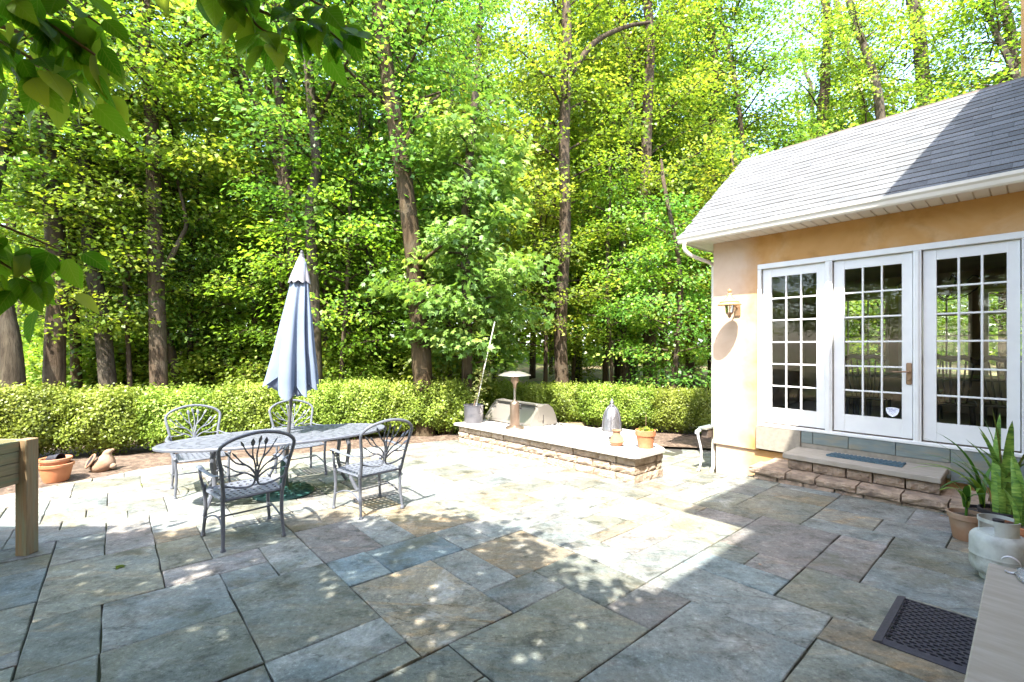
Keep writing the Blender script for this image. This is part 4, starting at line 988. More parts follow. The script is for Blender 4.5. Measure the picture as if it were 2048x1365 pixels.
# ================================================================== RIGHT FOREGROUND
lw = thing('stone_landing', 'bluestone capped landing at the bottom right corner', 'landing', (CX, CY, 0), ROT)
zl = gz(*XY(3.3, -4)) + .35
mb = MB(); mb.bbox(3.275, 4.36, -6.0, -3.37, zl - .06, zl, .007); mb.build('cap', 'slab_tread', lw)
mb = MB(); mb.box(3.31, 4.36, -5.98, -3.40, zl - .6, zl - .061); mb.build('riser', 'split_block', lw)
tk = thing('propane_tank', 'scuffed pale grey propane tank beside the potted plants', 'gas tank', (3.56, 3.33, gz(3.5, 3.33)), 1.35)
mb = MB(); mb.lathe([(.10, .0), (.102, .03), (.098, .035)], 24); mb.build('foot_ring', 'tank_rust', tk)
mb = MB(); mb.lathe([(.05, .03), (.11, .038), (.142, .06), (.154, .095), (.155, .13), (.155, .175)], 36); autosmooth(mb.build('lower_shell', 'tank_rust', tk), 60)
mb = MB(); mb.lathe([(.156, .175), (.158, .18), (.156, .185), (.155, .19), (.155, .285), (.150, .308), (.134, .330), (.10, .347), (.05, .356), (.0, .358)], 36); autosmooth(mb.build('upper_shell', 'tank_paint', tk), 60)
mb = MB(); n = 40; rc = .105
for k in range(n):
    a0, a1 = 2 * math.pi * k / n, 2 * math.pi * (k + 1) / n
    ph = (k % 20)
    if k in range(25, 31) : continue
    zs_ = [(.325, .345), (.42, .445)] if 3 < ph < 15 else [(.325, .445)]
    for z0, z1 in zs_:
        V = [(r * math.cos(a), r * math.sin(a), z) for a in (a0, a1) for r in (rc, rc + .006) for z in (z0, z1)]
        mb.add(V, [(0, 1, 5, 4), (2, 6, 7, 3), (1, 3, 7, 5), (0, 4, 6, 2), (0, 2, 3, 1), (4, 5, 7, 6)])
mb.build('collar', 'tank_paint', tk)
mb = MB(); mb.lathe([(.02, .35), (.02, .40), (.012, .41), (.03, .415), (.032, .44), (.01, .445)], 14); mb.tube([(0, 0, .385), (-.03, -.06, .385), (-.035, -.075, .385)], [.016, .018, .024], 10); autosmooth(mb.build('valve', 'black_pot', tk))
# strap and clear plastic bag on the landing
sb = thing('plastic_strap', 'white plastic strap loop on the landing by the gas tank', 'strap', (*XY(3.37, -3.46), zl + .001), ROT)
mb = MB(); pts = [(.035 * math.cos(a) * (1.2), .0 + .01 * a, .045 + .042 * math.sin(a)) for a in [x * .32 - 2.2 for x in range(17)]]
V = [(p[0], p[1] + d, p[2]) for p in pts for d in (-.012, .012)]; mb.add(V, [(2 * i, 2 * i + 1, 2 * i + 3, 2 * i + 2) for i in range(16)]); V2 = [(p[0] * .93, p[1] + d, (p[2] - .045) * .93 + .045) for p in pts for d in (-.012, .012)]
mb.add(V2, [(2 * i + 2, 2 * i + 3, 2 * i + 1, 2 * i) for i in range(16)]); mb.build('loop', 'strap_white', sb, smooth=True)
bg_ = thing('plastic_bag', 'crumpled clear plastic bag on the landing at the right edge', 'bag', (*XY(3.47, -3.52), zl + .001), ROT)
mb = MB(); mb.lathe([(.06, .0), (.085, .012), (.08, .035), (.05, .055), (.02, .06)], 18, fn=lambda r, z, t: r * (1 + .18 * math.sin(5 * t + z * 50) + .1 * math.sin(11 * t))); mb.build('film', 'clear_plastic', bg_, smooth=True)
# rubber drain mat with oval holes
rm = thing('rubber_mat', 'black rubber mat with rows of oval holes by the landing', 'mat', (CX, CY, 0), ROT)
mb = MB()
def mfn(u, v):
    t, e = 2.895 + .42 * u, -4.11 + .66 * v; x, y = XY(t, e); return (t, e, gz(x, y) + .017)
pierced(mb, mfn, 9, 22, .014, .82, stagger=True); mb.build('grid', 'rubber', rm)
mb = MB(); q_ = [(2.89, -4.12), (3.33, -4.12), (3.33, -3.44), (2.89, -3.44)]; mb.add([(t, e, gz(*XY(t, e)) + .0065) for t, e in q_], [(0, 1, 2, 3)]); mb.build('backing', 'black_pot', rm)  # black sheet added under the grid so that its holes look dark
mb = MB()
for t0, t1, e0, e1, s in ((2.85, 2.893, -4.15, -3.41, 0), (2.893, 3.36, -4.15, -4.112, 1), (2.893, 3.36, -3.448, -3.41, 1)):
    z_ = lambda t, e, h: gz(*XY(t, e)) + h
    h00 = .004 if t0 == 2.85 else .017
    mb.add([(t0, e0, z_(t0, e0, .001)), (t1, e0, z_(t1, e0, .001)), (t1, e1, z_(t1, e1, .001)), (t0, e1, z_(t0, e1, .001)),
            (t0, e0, z_(t0, e0, .006 if (s == 0 or e0 < -4.14) else .018)), (t1, e0, z_(t1, e0, .018 if s == 0 or e0 > -4.14 else .006)), (t1, e1, z_(t1, e1, .018 if e1 < -3.42 or s == 0 else .006)), (t0, e1, z_(t0, e1, .006 if (s == 0 or e1 > -3.42) else .018))],
           [(4, 5, 6, 7), (0, 1, 5, 4), (1, 2, 6, 5), (2, 3, 7, 6), (3, 0, 4, 7)])
mb.build('rim', 'rubber', rm)
# potted plants
def potted(name, label, t, e, r, h, mat):
    x, y = XY(t, e); o = thing(name, label, 'flower pot', (x, y, gz(x, y)), 0); mb = MB(); flowerpot(mb, r, h, .22); autosmooth(mb.build('pot', mat, o)); m2 = MB(); m2.lathe([(r * .9, h * .86), (0, h * .88)], 20, cap=False); m2.build('soil', 'soil', o); return (x, y, gz(x, y) + h * .86)
def blade(L, w, a, bend, thick=.004, curl=0, tipd=0):
    m2 = MB(); n_ = 12; V = []
    for k in range(n_ + 1):
        f = k / n_; th = bend * f ** 1.5
        d = Vector((math.sin(th * .6) * L * f, 0, L * f * math.cos(th * .6)))
        ww = w * (math.sin(math.pi * min(1, (f * .82 + .16))) ** .7) * (1 if f < .98 else .1)
        tw = curl * f
        for q, (s, z) in enumerate(((-1, .0), (0, -.22), (1, 0))):
            V.append((d.x + z * ww * math.cos(th) + thick * 0 , s * ww * math.cos(tw), d.z - z * ww * math.sin(th) + s * ww * math.sin(tw) * .3))
    F = [(k * 3 + q, k * 3 + q + 1, k * 3 + q + 4, k * 3 + q + 3) for k in range(n_) for q in (0, 1)]
    m2.add(V, F); ca, sa = math.cos(a), math.sin(a); m2.xform(lambda x, y, z: (x * ca - y * sa, x * sa + y * ca, z)); return m2
def snake_plant(label, base, specs, seed):
    o = thing('snake_plant', label, 'plant', base); r_ = random.Random(seed)
    for L, w, a, b in specs:
        m2 = blade(L, w, a, b, curl=r_.uniform(-.8, .8)); dx, dy = r_.uniform(-.07, .07), r_.uniform(-.07, .07)
        m2.xform(lambda x, y, z: (x + dx, y + dy, z)); m2.build('leaf', 'snake_leaf', o, smooth=True)
b1 = potted('plant_pot', 'dark plastic pot holding the tall snake plant', 3.27, -1.30, .16, .24, 'black_pot')
snake_plant('tall snake plant with broad upright leaves in front of the right door', b1,
    [(.86, .034, 2.6, .25), (.80, .03, 3.3, .55), (.70, .028, 2.9, .75), (.62, .028, 3.7, .95), (.92, .034, .3, .12), (.55, .026, 2.3, 1.0), (.66, .03, 1.2, .5), (.74, .03, 5.0, .4), (.48, .024, 3.9, 1.2), (.60, .026, 4.5, .8), (.98, .042, 2.2, .12), (.88, .040, 4.2, .2), (.70, .036, 2.75, .6), (.78, .034, 1.9, .4), (.58, .030, 3.1, 1.05)], 1)
b2 = potted('plant_pot', 'tall tapered terracotta pot left of the gas tank', 3.06, -1.66, .125, .24, 'terracotta_dusty')
pl = thing('leafy_plant', 'small young plant with a few pointed green leaves in the tapered pot', 'plant', b2)
for k, (L, w, a, b) in enumerate(((.26, .03, 2.6, .8), (.22, .03, .6, 1.0), (.28, .026, 4.0, 1.0), (.20, .03, 5.4, 1.2), (.15, .022, 1.6, .9), (.30, .022, 3.2, 1.7))):
    m2 = blade(L, w, a, b); m2.xform(lambda x, y, z: (x, y, z + .08)); m2.build('leaf', 'leaf_plant', pl, smooth=True)
m2 = MB(); m2.tube([(0, 0, 0), (.01, 0, .12)], .01, 6); m2.build('stem', 'leaf_plant', pl)
b3 = potted('plant_pot', 'terracotta pot at the right edge behind the gas tank', 3.40, -1.72, .15, .24, 'terracotta')
snake_plant('snake plant with banded dark leaves at the right edge of the photo', b3,
    [(.72, .032, 2.0, .15), (.66, .03, 3.2, .3), (.58, .03, 1.0, .4), (.80, .03, 4.4, .15), (.34, .034, 2.9, .5), (.30, .03, 3.7, .7), (.5, .03, 5.5, .4)], 2)
b4 = potted('plant_pot', 'dark pot half hidden between the snake plants', 3.14, -1.22, .12, .2, 'black_pot')
pl = thing('arching_plant', 'plant with long arching strap leaves leaning over the step', 'plant', b4)
for k, (L, w, a, b) in enumerate(((.80, .016, 2.55, 1.0), (.66, .018, 2.75, 1.7), (.55, .02, 3.3, 1.9), (.5, .018, 2.1, 1.3), (.42, .022, 3.8, 1.6), (.5, .018, .5, 1.0), (.72, .024, 2.9, 1.3), (.60, .026, 2.4, 1.5), (.86, .022, 3.05, .85), (.52, .024, 3.5, 1.35))):
    m2 = blade(L, w, a, b); m2.build('leaf', 'leaf_plant', pl, smooth=True)
# fallen leaves
for k, (u, v, mt, sz, lb) in enumerate(((245, 1131, 'leaf_hedge', .09, 'fallen green leaf on the shaded paving at left'), (1890, 1034, 'dead_leaf', .075, 'dry brown leaf on the paving below the steps'), (1517, 1129, 'dead_leaf', .025, 'tiny orange leaf on a joint in the shaded paving'), (283, 970, 'leaf_hedge', .05, 'small yellow green leaf on the sunny paving by the table'))):
    Y = 910 * 1.6 / (v - 722.2); x = (u - 1024) / 910 * Y
    o = leaf_cloud('fallen_leaf', np.array([[0, 0, .006]]), np.array([[.1, .15, 1.]]), np.array([sz]), mt, None, 'lobed', loc=(x, Y, gz(x, Y)), seed=k)
    tag(o, lb, 'leaf')
# dining furniture seen through the doors
def dining_chair(t, e, rz, lb):
    o = thing('dining_chair', lb, 'chair', (*XY(t, e), .42), ROT + rz, 'dining chairs indoors')
    mb = MB(); mb.bbox(-.24, .24, -.22, .22, .44, .48, .01); mb.build('seat', 'dark_wood', o)
    for sx in (-.2, .2):
        for y in (-.19, .19): mb = MB(); mb.tube([(sx, y, .44), (sx * 1.1, y * 1.12, 0)], [.022, .016], 8); mb.build('leg', 'dark_wood', o)
    mb = MB(); mb.tube(catmull([(-.24, -.30, .98), (-.12, -.33, 1.05), (0, -.335, 1.02), (.12, -.33, 1.05), (.24, -.30, .98)], 4), .03, 8, flat=(.5, 1)); mb.build('top_rail', 'dark_wood', o)
    for k in range(7): x = -.18 + .06 * k; mb = MB(); mb.tube([(x * .8, -.2, .48), (x, -.26, .72), (x * 1.15, -.32, 1.0)], [.009, .012, .009], 6); mb.build('spindle', 'dark_wood', o)
for t, e, a, lb in ((1.9, .75, 0, 'dark spindle-back chair inside behind the middle door'), (2.75, .7, .1, 'dark spindle-back chair inside behind the right door'), (3.3, .85, -.2, 'dark spindle-back chair inside at the far right of the right door'), (2.25, 2.6, math.pi, 'dark spindle-back chair on the far side of the indoor table')): dining_chair(t, e, a, lb)
dt = thing('dining_table', 'dark wooden dining table inside the house', 'table', (*XY(2.6, 1.7), .42), ROT)
mb = MB(); mb.bbox(-1.1, 1.1, -.5, .5, .72, .76, .01); mb.build('top', 'dark_wood', dt)
for sx in (-.95, .95):
    for sy in (-.4, .4): mb = MB(); mb.tube([(sx, sy, .72), (sx, sy, 0)], [.045, .03], 8); mb.build('leg', 'dark_wood', dt)
cd = thing('chandelier', 'dark scrolled iron chandelier hanging inside the house', 'chandelier', (*XY(2.55, 1.5), 0), ROT)
mb = MB(); mb.tube([(0, 0, 2.95), (0, 0, 2.35)], .012, 6); mb.build('rod', 'dark_metal', cd)
for k in range(6):
    a = k * math.pi / 3; c_, s_ = math.cos(a), math.sin(a); mb = MB(); mb.tube(catmull([(0, 0, 2.36), (.12 * c_, .12 * s_, 2.27), (.32 * c_, .32 * s_, 2.33), (.45 * c_, .45 * s_, 2.48), (.38 * c_, .38 * s_, 2.58), (.30 * c_, .30 * s_, 2.52)], 4), .011, 6); mb.build('arm', 'dark_metal', cd)

# ================================================================== HEDGES
def hedge_mesh(seed, w, d, h, n, open_base=.30):
    g = np.random.default_rng(seed)
    u = g.normal(size=(n, 3)); u /= np.linalg.norm(u, axis=1, keepdims=True)
    p = 4.0; s = (np.abs(u) ** p).sum(1) ** (-1 / p); q = u * s[:, None]
    depth = 1 - .42 * g.random(n) ** 1.5 - .10 * (np.sin(q[:, 0] * 7 + seed * 2) * np.sin(q[:, 2] * 6 + seed) > .45) * g.random(n)
    q = q * depth[:, None]
    pos = q * np.array([w / 2 * 1.12, d / 2, h / 2]) + np.array([0, 0, h / 2])
    zz = pos[:, 2] / h; pinch = np.where(zz < .35, .55 + .45 * zz / .35, 1.0); pos[:, 0] *= np.where(zz < .25, .72 + .28 * zz / .25, 1); pos[:, 1] *= pinch
    # lumpy surface
    f = 1 + .13 * np.sin(pos[:, 0] * 9 + seed) * np.sin(pos[:, 2] * 8 + 2 * seed) + .05 * np.sin(pos[:, 1] * 13 + pos[:, 0] * 5)
    pos[:, 1] *= f; pos[:, 2] = (pos[:, 2]) * (1 + .03 * np.sin(pos[:, 0] * 11 + seed * 3)) + g.normal(size=n) * .028
    keep = (pos[:, 2] > open_base * h * (g.random(n) ** .5)) ; pos = pos[keep]; u = u[keep]; m = len(pos)
    nor = u + g.normal(size=(m, 3)) * .65 + np.array([0, 0, .35])
    ns_ = 130; a_ = g.random(ns_) * 6.283; bp = np.stack([(g.random(ns_) - .5) * w * 1.0, (g.random(ns_) - .5) * d * .95, np.full(ns_, h * .97)], 1); bp[::3, 2] = h * (.4 + .5 * g.random(len(bp[::3]))); bp[::3, 1] = np.sign(bp[::3, 1]) * d * .49
    dv = np.stack([np.cos(a_) * .5, np.sin(a_) * .5 + np.sign(bp[:, 1]) * .3, np.full(ns_, .9)], 1); ln_ = .05 + .12 * g.random(ns_)
    fq = np.linspace(0, 1, 7); sp_ = (bp[:, None, :] + dv[:, None, :] * (ln_[:, None, None] * fq[None, :, None])).reshape(-1, 3)
    pos = np.concatenate([pos, sp_ + g.normal(size=sp_.shape) * .008]); nor = np.concatenate([nor, g.normal(size=sp_.shape) * .6 + np.array([0, 0, .5])]); m = len(pos)
    size = .032 + .026 * g.random(m)
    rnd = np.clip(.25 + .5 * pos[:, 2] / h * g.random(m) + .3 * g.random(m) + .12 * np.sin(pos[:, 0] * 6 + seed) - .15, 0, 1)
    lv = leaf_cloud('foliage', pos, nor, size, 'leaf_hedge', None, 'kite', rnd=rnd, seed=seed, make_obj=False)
    mb = MB(); r_ = random.Random(seed)
    for k in range(26):
        x0, y0 = r_.uniform(-.12, .12), r_.uniform(-.08, .08); a = r_.uniform(0, 6.28); R = r_.uniform(.2, .46)
        e = (x0 + R * math.cos(a) * w, y0 + R * math.sin(a) * d * .9, h * r_.uniform(.45, .85))
        mb.tube(bez((x0, y0, -.03), (x0 + R * .35 * math.cos(a), y0 + R * .35 * math.sin(a), h * .3), e, 5), [.012, .010, .008, .006, .005, .004], 5, cap=False)
    me = bpy.data.meshes.new('stems'); me.from_pydata(mb.v, [], mb.f); me.materials.append(M['twig'])
    return lv, me
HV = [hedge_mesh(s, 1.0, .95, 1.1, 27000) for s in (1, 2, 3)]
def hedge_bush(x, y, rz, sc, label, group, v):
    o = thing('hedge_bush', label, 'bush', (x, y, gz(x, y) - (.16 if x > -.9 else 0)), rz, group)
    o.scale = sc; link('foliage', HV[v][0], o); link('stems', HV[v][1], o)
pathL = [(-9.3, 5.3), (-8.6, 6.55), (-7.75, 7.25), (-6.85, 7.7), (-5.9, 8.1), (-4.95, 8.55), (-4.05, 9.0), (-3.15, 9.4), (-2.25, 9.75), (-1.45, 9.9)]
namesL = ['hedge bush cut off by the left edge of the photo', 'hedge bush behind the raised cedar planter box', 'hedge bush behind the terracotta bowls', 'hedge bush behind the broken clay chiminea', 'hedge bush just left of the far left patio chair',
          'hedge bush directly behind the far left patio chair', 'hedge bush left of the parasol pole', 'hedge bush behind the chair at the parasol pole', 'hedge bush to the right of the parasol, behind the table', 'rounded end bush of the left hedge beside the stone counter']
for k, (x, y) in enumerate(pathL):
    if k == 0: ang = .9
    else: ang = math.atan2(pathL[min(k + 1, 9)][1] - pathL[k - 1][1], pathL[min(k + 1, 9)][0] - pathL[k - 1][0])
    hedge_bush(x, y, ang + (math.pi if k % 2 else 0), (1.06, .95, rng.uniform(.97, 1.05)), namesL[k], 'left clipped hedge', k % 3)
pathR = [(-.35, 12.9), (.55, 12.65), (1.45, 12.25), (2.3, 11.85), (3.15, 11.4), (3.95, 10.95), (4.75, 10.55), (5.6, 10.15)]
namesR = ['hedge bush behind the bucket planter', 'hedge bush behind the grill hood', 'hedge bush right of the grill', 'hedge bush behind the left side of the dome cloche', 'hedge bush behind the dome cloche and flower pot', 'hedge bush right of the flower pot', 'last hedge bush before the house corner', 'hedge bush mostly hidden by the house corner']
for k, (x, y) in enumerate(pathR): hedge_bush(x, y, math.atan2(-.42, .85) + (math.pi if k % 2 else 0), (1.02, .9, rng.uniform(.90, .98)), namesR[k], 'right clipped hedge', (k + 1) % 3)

# ================================================================== THE WOODS
def crown_mesh(seed, z0, z1, R, nlimb, leaf, per, mat, shape='kite', rise=.35, spray=.55, droop=.35, prof=lambda f: (1 - .75 * f) * min(1, .45 + 2 * f)):
    g = np.random.default_rng(seed); r_ = random.Random(seed); mb = MB(); C_ = []; D_ = []
    for i in range(nlimb):
        f = (i + r_.random()) / nlimb; z = z0 + (z1 - z0) * f; L = max(.5, R * prof(f) * r_.uniform(.7, 1.1)); a = i * 2.4 + r_.uniform(-.5, .5)
        sl = rise * r_.uniform(.4, 1.4) * (.7 + f); d = Vector((math.cos(a), math.sin(a), 0)); s = Vector((-d.y, d.x, 0))
        p0 = Vector((0, 0, z)); p2 = p0 + d * L + Vector((0, 0, L * sl)); p1 = p0 + d * L * .5 + Vector((0, 0, L * sl * .9)) + s * r_.uniform(-.2, .2) * L
        pts = bez(p0, p1, p2, 6); mb.tube(pts, [(.012 + .012 * L) * (1 - .85 * k / 6) for k in range(7)], 5, cap=False)
        ns = max(3, int(L * 4.2))
        for k in range(ns):
            q = .22 + .78 * (k + r_.random() * .6) / ns; b = pts[min(6, int(q * 6))].lerp(pts[min(6, int(q * 6) + 1)], q * 6 % 1)
            off = (1 - q * .6) * L * .38 * r_.uniform(.3, 1) * (1 if k % 2 else -1)
            c = b + s * off + d * abs(off) * .4 + Vector((0, 0, -abs(off) * .12 + r_.uniform(-.1, .12)))
            mb.tube([b, (b + c) / 2 + Vector((0, 0, .05)), c], [.010, .007, .004], 4, cap=False)
            C_.append(c); D_.append(d)
    C_ = np.array([tuple(c) for c in C_]); D_ = np.array([tuple(c) for c in D_]); m = len(C_)
    idx = np.repeat(np.arange(m), per); n_ = len(idx)
    rad = spray * np.sqrt(g.random(n_)) * (.6 + .7 * g.random(m))[idx]; th = g.random(n_) * 2 * math.pi
    off = np.stack([rad * np.cos(th), rad * np.sin(th), g.normal(size=n_) * .12 - droop * rad ** 2 + .02], 1)
    pos = C_[idx] + off
    tilt = D_ * .35 + g.normal(size=(m, 3)) * .22
    nor = np.array([0, 0, 1]) + tilt[idx] + g.normal(size=(n_, 3)) * .5
    up = off * np.array([1, 1, 0]) * 1.5 + D_[idx] * .6 + np.array([0, 0, -.35])
    size = leaf * (.65 + .7 * g.random(n_))
    rnd = np.clip(.5 + .22 * g.normal(size=m)[idx] + .16 * g.normal(size=n_), 0, 1)
    lv = leaf_cloud('crown', pos, nor, size, mat, None, shape, up=up, rnd=rnd, seed=seed, make_obj=False)
    me = bpy.data.meshes.new('limbs'); me.from_pydata(mb.v, [], mb.f); me.materials.append(M['bark']); me.polygons.foreach_set('use_smooth', [True] * len(me.polygons))
    return lv, me
CANOPY = [crown_mesh(s, 4.5, 17, 3.6, 40, .115, 54, m_, spray=.62) for s, m_ in ((41, 'leaf_forest'), (42, 'leaf_forest_deep'), (43, 'leaf_forest_light'))]
UNDER = [crown_mesh(s, 1.7, 6.8, 2.7, 26, .10, 56, m_, rise=.18, droop=.25, spray=.55) for s, m_ in ((51, 'leaf_forest'), (52, 'leaf_forest_deep'), (53, 'leaf_forest_light'))]
MAPLE = crown_mesh(61, 1.2, 6.6, 2.25, 32, .14, 56, 'leaf_maple', 'lobed', rise=.12, spray=.5, droop=.5, prof=lambda f: (1 - .55 * f) * min(1, .55 + 1.5 * f))
LOW = [crown_mesh(s, .15, 1.5, 1.1, 16, .085, 60, 'leaf_forest_light', rise=.5, spray=.35, prof=lambda f: 1 - .5 * f) for s in (71, 72)]
def trunk_mb(pts, rad, n=12, seed=0):
    r_ = random.Random(seed); pts = catmull(pts, 7); m = len(pts); mb = MB()
    rr = [rad * (1.22 if k == 0 else (1.08 if k == 1 else 1)) * (1 - .55 * k / m) for k in range(m)]
    mb.tube(pts, rr, n)
    ph = [r_.random() * 6 for _ in range(4)]
    out = []
    for i, v in enumerate(mb.v):
        ring = min(i // n, m - 1); c = pts[ring]; a = 2 * math.pi * (i % n) / n; w = 1 + .07 * math.sin(3 * a + ph[0] + ring * .2) + .05 * math.sin(5 * a + ph[1]) + r_.uniform(-.03, .03)
        out.append(tuple(c + (Vector(v) - c) * w))
    mb.v = out; return mb
def tree(label, pix_pts, Y, wpx, crown, bk='bark', group=None, top=16, crz=0, csc=1.0, branches=(), cz=0, cat='tree'):
    p = [Vector(pix(u, v, Y)) for u, v in pix_pts]
    base = Vector((p[0].x, Y, floor_z(p[0].x, Y) - .1)); d = (p[-1] - p[0]); d = d / max(d.z, .5)
    pts = [base] + [q for q in p if q.z > base.z + .3]
    if pts[-1].z < top: pts.append(pts[-1] + Vector((d.x * .5, .3, 1)) * (top - pts[-1].z) * .5); pts.append(pts[-1] + Vector((d.x * .4, .2, 1)) * (top - pts[-1].z))
    o = thing('tree', label, cat, tuple(base), 0, group)
    mb = trunk_mb([q - base for q in pts], wpx * Y / 910 / 2, seed=len(label) + int(Y * 10)); mb.build('trunk', bk, o, smooth=True)
    for br in branches:
        b = [Vector(pix(u, v, Y + dy)) - base for u, v, dy in br[0]]; m2 = MB(); c = catmull(b, 5); m2.tube(c, [br[1] * Y / 910 / 2 * (1 - .6 * k / len(c)) for k in range(len(c))], 8); m2.build('limb', bk, o, smooth=True)
    if crown is not None:
        mid = pts[len(pts) // 2] - base; xx = (pts[-2] - base) * .55
        for nm, me in zip(('crown', 'limbs'), crown):
            c = link(nm, me, o, (xx.x, xx.y, cz), crz); c.scale = (csc, csc, 1)
    return o
A, U = CANOPY, UNDER
tree('thick pale trunk at the left edge behind the hedge', [(28, 790), (22, 690), (8, 600), (-20, 400)], 8.9, 38, A[0], 'bark_grey', top=15, crz=1)
tree('thick straight trunk second from the left edge', [(108, 790), (112, 660), (118, 560), (104, 400), (97, 320), (90, 100)], 9.6, 38, A[1], 'bark', top=16, crz=2, branches=[(((108, 420, 0), (75, 360, .1), (55, 280, .2)), 24)])
tree('slender reddish trunk between the two left trees', [(153, 790), (151, 680), (147, 580), (150, 400)], 10.4, 20, U[0], 'bark_red', top=9, crz=.4)
tree('pale trunk leaning left beyond the terracotta bowls', [(218, 790), (200, 620), (186, 540), (174, 420), (165, 300), (150, 60)], 10.0, 31, A[2], 'bark_grey', top=15, crz=3.1)
tree('tall straight trunk left of the oval table, ivy free', [(318, 790), (316, 640), (311, 480), (305, 300), (298, 150), (293, 20)], 10.2, 33, A[0], 'bark', top=18, crz=4.2, branches=[(((318, 560, 0), (360, 480, .2), (372, 440, .3), (352, 350, .5)), 11)])
tree('thin dark trunk leaning steeply left across the straight tree', [(362, 790), (330, 660), (295, 560), (240, 450), (212, 395)], 11.2, 19, U[1], 'bark', top=8, crz=2.2)
tree('twisted slim tree between the straight trunk and the parasol', [(520, 780), (508, 600), (498, 520), (455, 420), (425, 330)], 12.5, 17, U[2], 'bark', top=9, crz=5)
tree('stout trunk rising directly behind the parasol', [(632, 790), (628, 600), (622, 420), (634, 330), (622, 200), (614, 110), (608, 0)], 10.0, 26, A[1], 'bark_grey', top=17, crz=5.2)
tree('left stem of the tree clump behind the parasol', [(596, 790), (592, 600), (585, 470), (572, 330), (560, 200), (548, 60)], 10.8, 26, A[2], 'bark', top=16, crz=.9, branches=[(((585, 450, 0), (555, 330, .2), (520, 230, .3), (470, 100, .5)), 18)])
tree('outermost left stem of the clump, bending far left', [(575, 790), (566, 560), (545, 430), (512, 290), (482, 180), (440, 40)], 12.0, 20, None, 'bark', top=14)
tree('slender stem leaning left out of the clump behind the parasol', [(603, 790), (598, 560), (580, 420), (552, 300), (535, 150), (525, 0)], 11.4, 17, None, 'bark_grey', top=15)
tree('thin dark whip of a tree right beside the stout parasol trunk', [(655, 790), (650, 600), (662, 430), (680, 300), (690, 150)], 12.0, 11, None, 'bark', top=12)
tree('thin straight pole-like tree right of the parasol', [(738, 790), (737, 600), (739, 480), (742, 320), (744, 120)], 12.2, 16, A[0], 'bark_grey', top=15, crz=2.8)
tree('short trunk with snapped bark between parasol and big leaning tree', [(690, 790), (692, 560), (700, 440)], 15, 26, U[1], 'bark_grey', top=10, crz=1.5)
tree('big reddish leaning trunk in the middle of the picture', [(848, 790), (838, 640), (826, 510), (806, 350), (786, 220), (766, 80), (757, 0)], 9.7, 43, A[1], 'bark_red', top=19, crz=3.6, branches=[(((828, 540, 0), (855, 515, -.3), (885, 490, -.6)), 10), (((800, 300, 0), (850, 220, .2), (880, 190, .4)), 12)])
tree('thin dark trunk just right of the big leaning tree', [(898, 790), (898, 600), (899, 450), (900, 250)], 12.6, 15, U[2], 'bark', top=10, crz=3.9)
tree('bright broad-leaved maple in the centre behind the counter', [(933, 790), (934, 640), (931, 480), (938, 330), (950, 200)], 10.0, 24, MAPLE, 'bark', top=7.2, crz=.3, csc=.92, cz=.4)
tree('tall dark trunk behind the grill and heater', [(1126, 790), (1122, 660), (1130, 460), (1128, 300), (1133, 130), (1134, 30)], 12.5, 29, A[2], 'bark', top=20, crz=1.2, branches=[(((1138, 150, 0), (1190, 85, .2), (1250, 55, .3), (1300, 45, .4)), 14)])
tree('slim trunk left of the twin trunks beyond the right hedge', [(1212, 790), (1211, 690), (1213, 600), (1214, 400)], 16, 15, U[0], 'bark', top=12, crz=1.7)
tree('left one of the twin trunks beyond the right hedge', [(1236, 790), (1236, 690), (1234, 500), (1232, 300)], 17, 16, A[0], 'bark_grey', top=17, crz=5.6)
tree('right one of the twin trunks beyond the right hedge', [(1252, 790), (1250, 690), (1254, 500), (1262, 300)], 16.6, 18, A[1], 'bark_grey', top=17, crz=.2)
tree('leafy flared trunk right of the twin trunks', [(1302, 790), (1300, 700), (1298, 560), (1290, 400), (1295, 220), (1300, 60)], 14.5, 31, A[2], 'bark', top=18, crz=2.6)
tree('thin trunk above the roof corner of the wing', [(1380, 790), (1378, 500), (1378, 350), (1382, 150)], 18, 17, A[1], 'bark', top=18, crz=4.9)
tree('trunk seen left of the roof rake, behind the wing', [(1428, 790), (1426, 480), (1424, 300), (1430, 120)], 17, 20, A[0], 'bark_red', top=18, crz=3.3)
tree('tree with tall trunk above the middle of the wing roof', [(1640, 790), (1642, 300), (1650, 160), (1655, 30)], 17.5, 22, A[2], 'bark', top=19, crz=.7)
tree('leaning forked tree high above the roof ridge', [(1850, 790), (1848, 300), (1842, 120), (1825, 0)], 16.5, 30, A[0], 'bark_grey', top=20, crz=2.0)
tree('tree behind the chimney at the top right', [(2010, 790), (2015, 300), (2020, 60)], 15.5, 24, A[1], 'bark', top=20, crz=1.1)
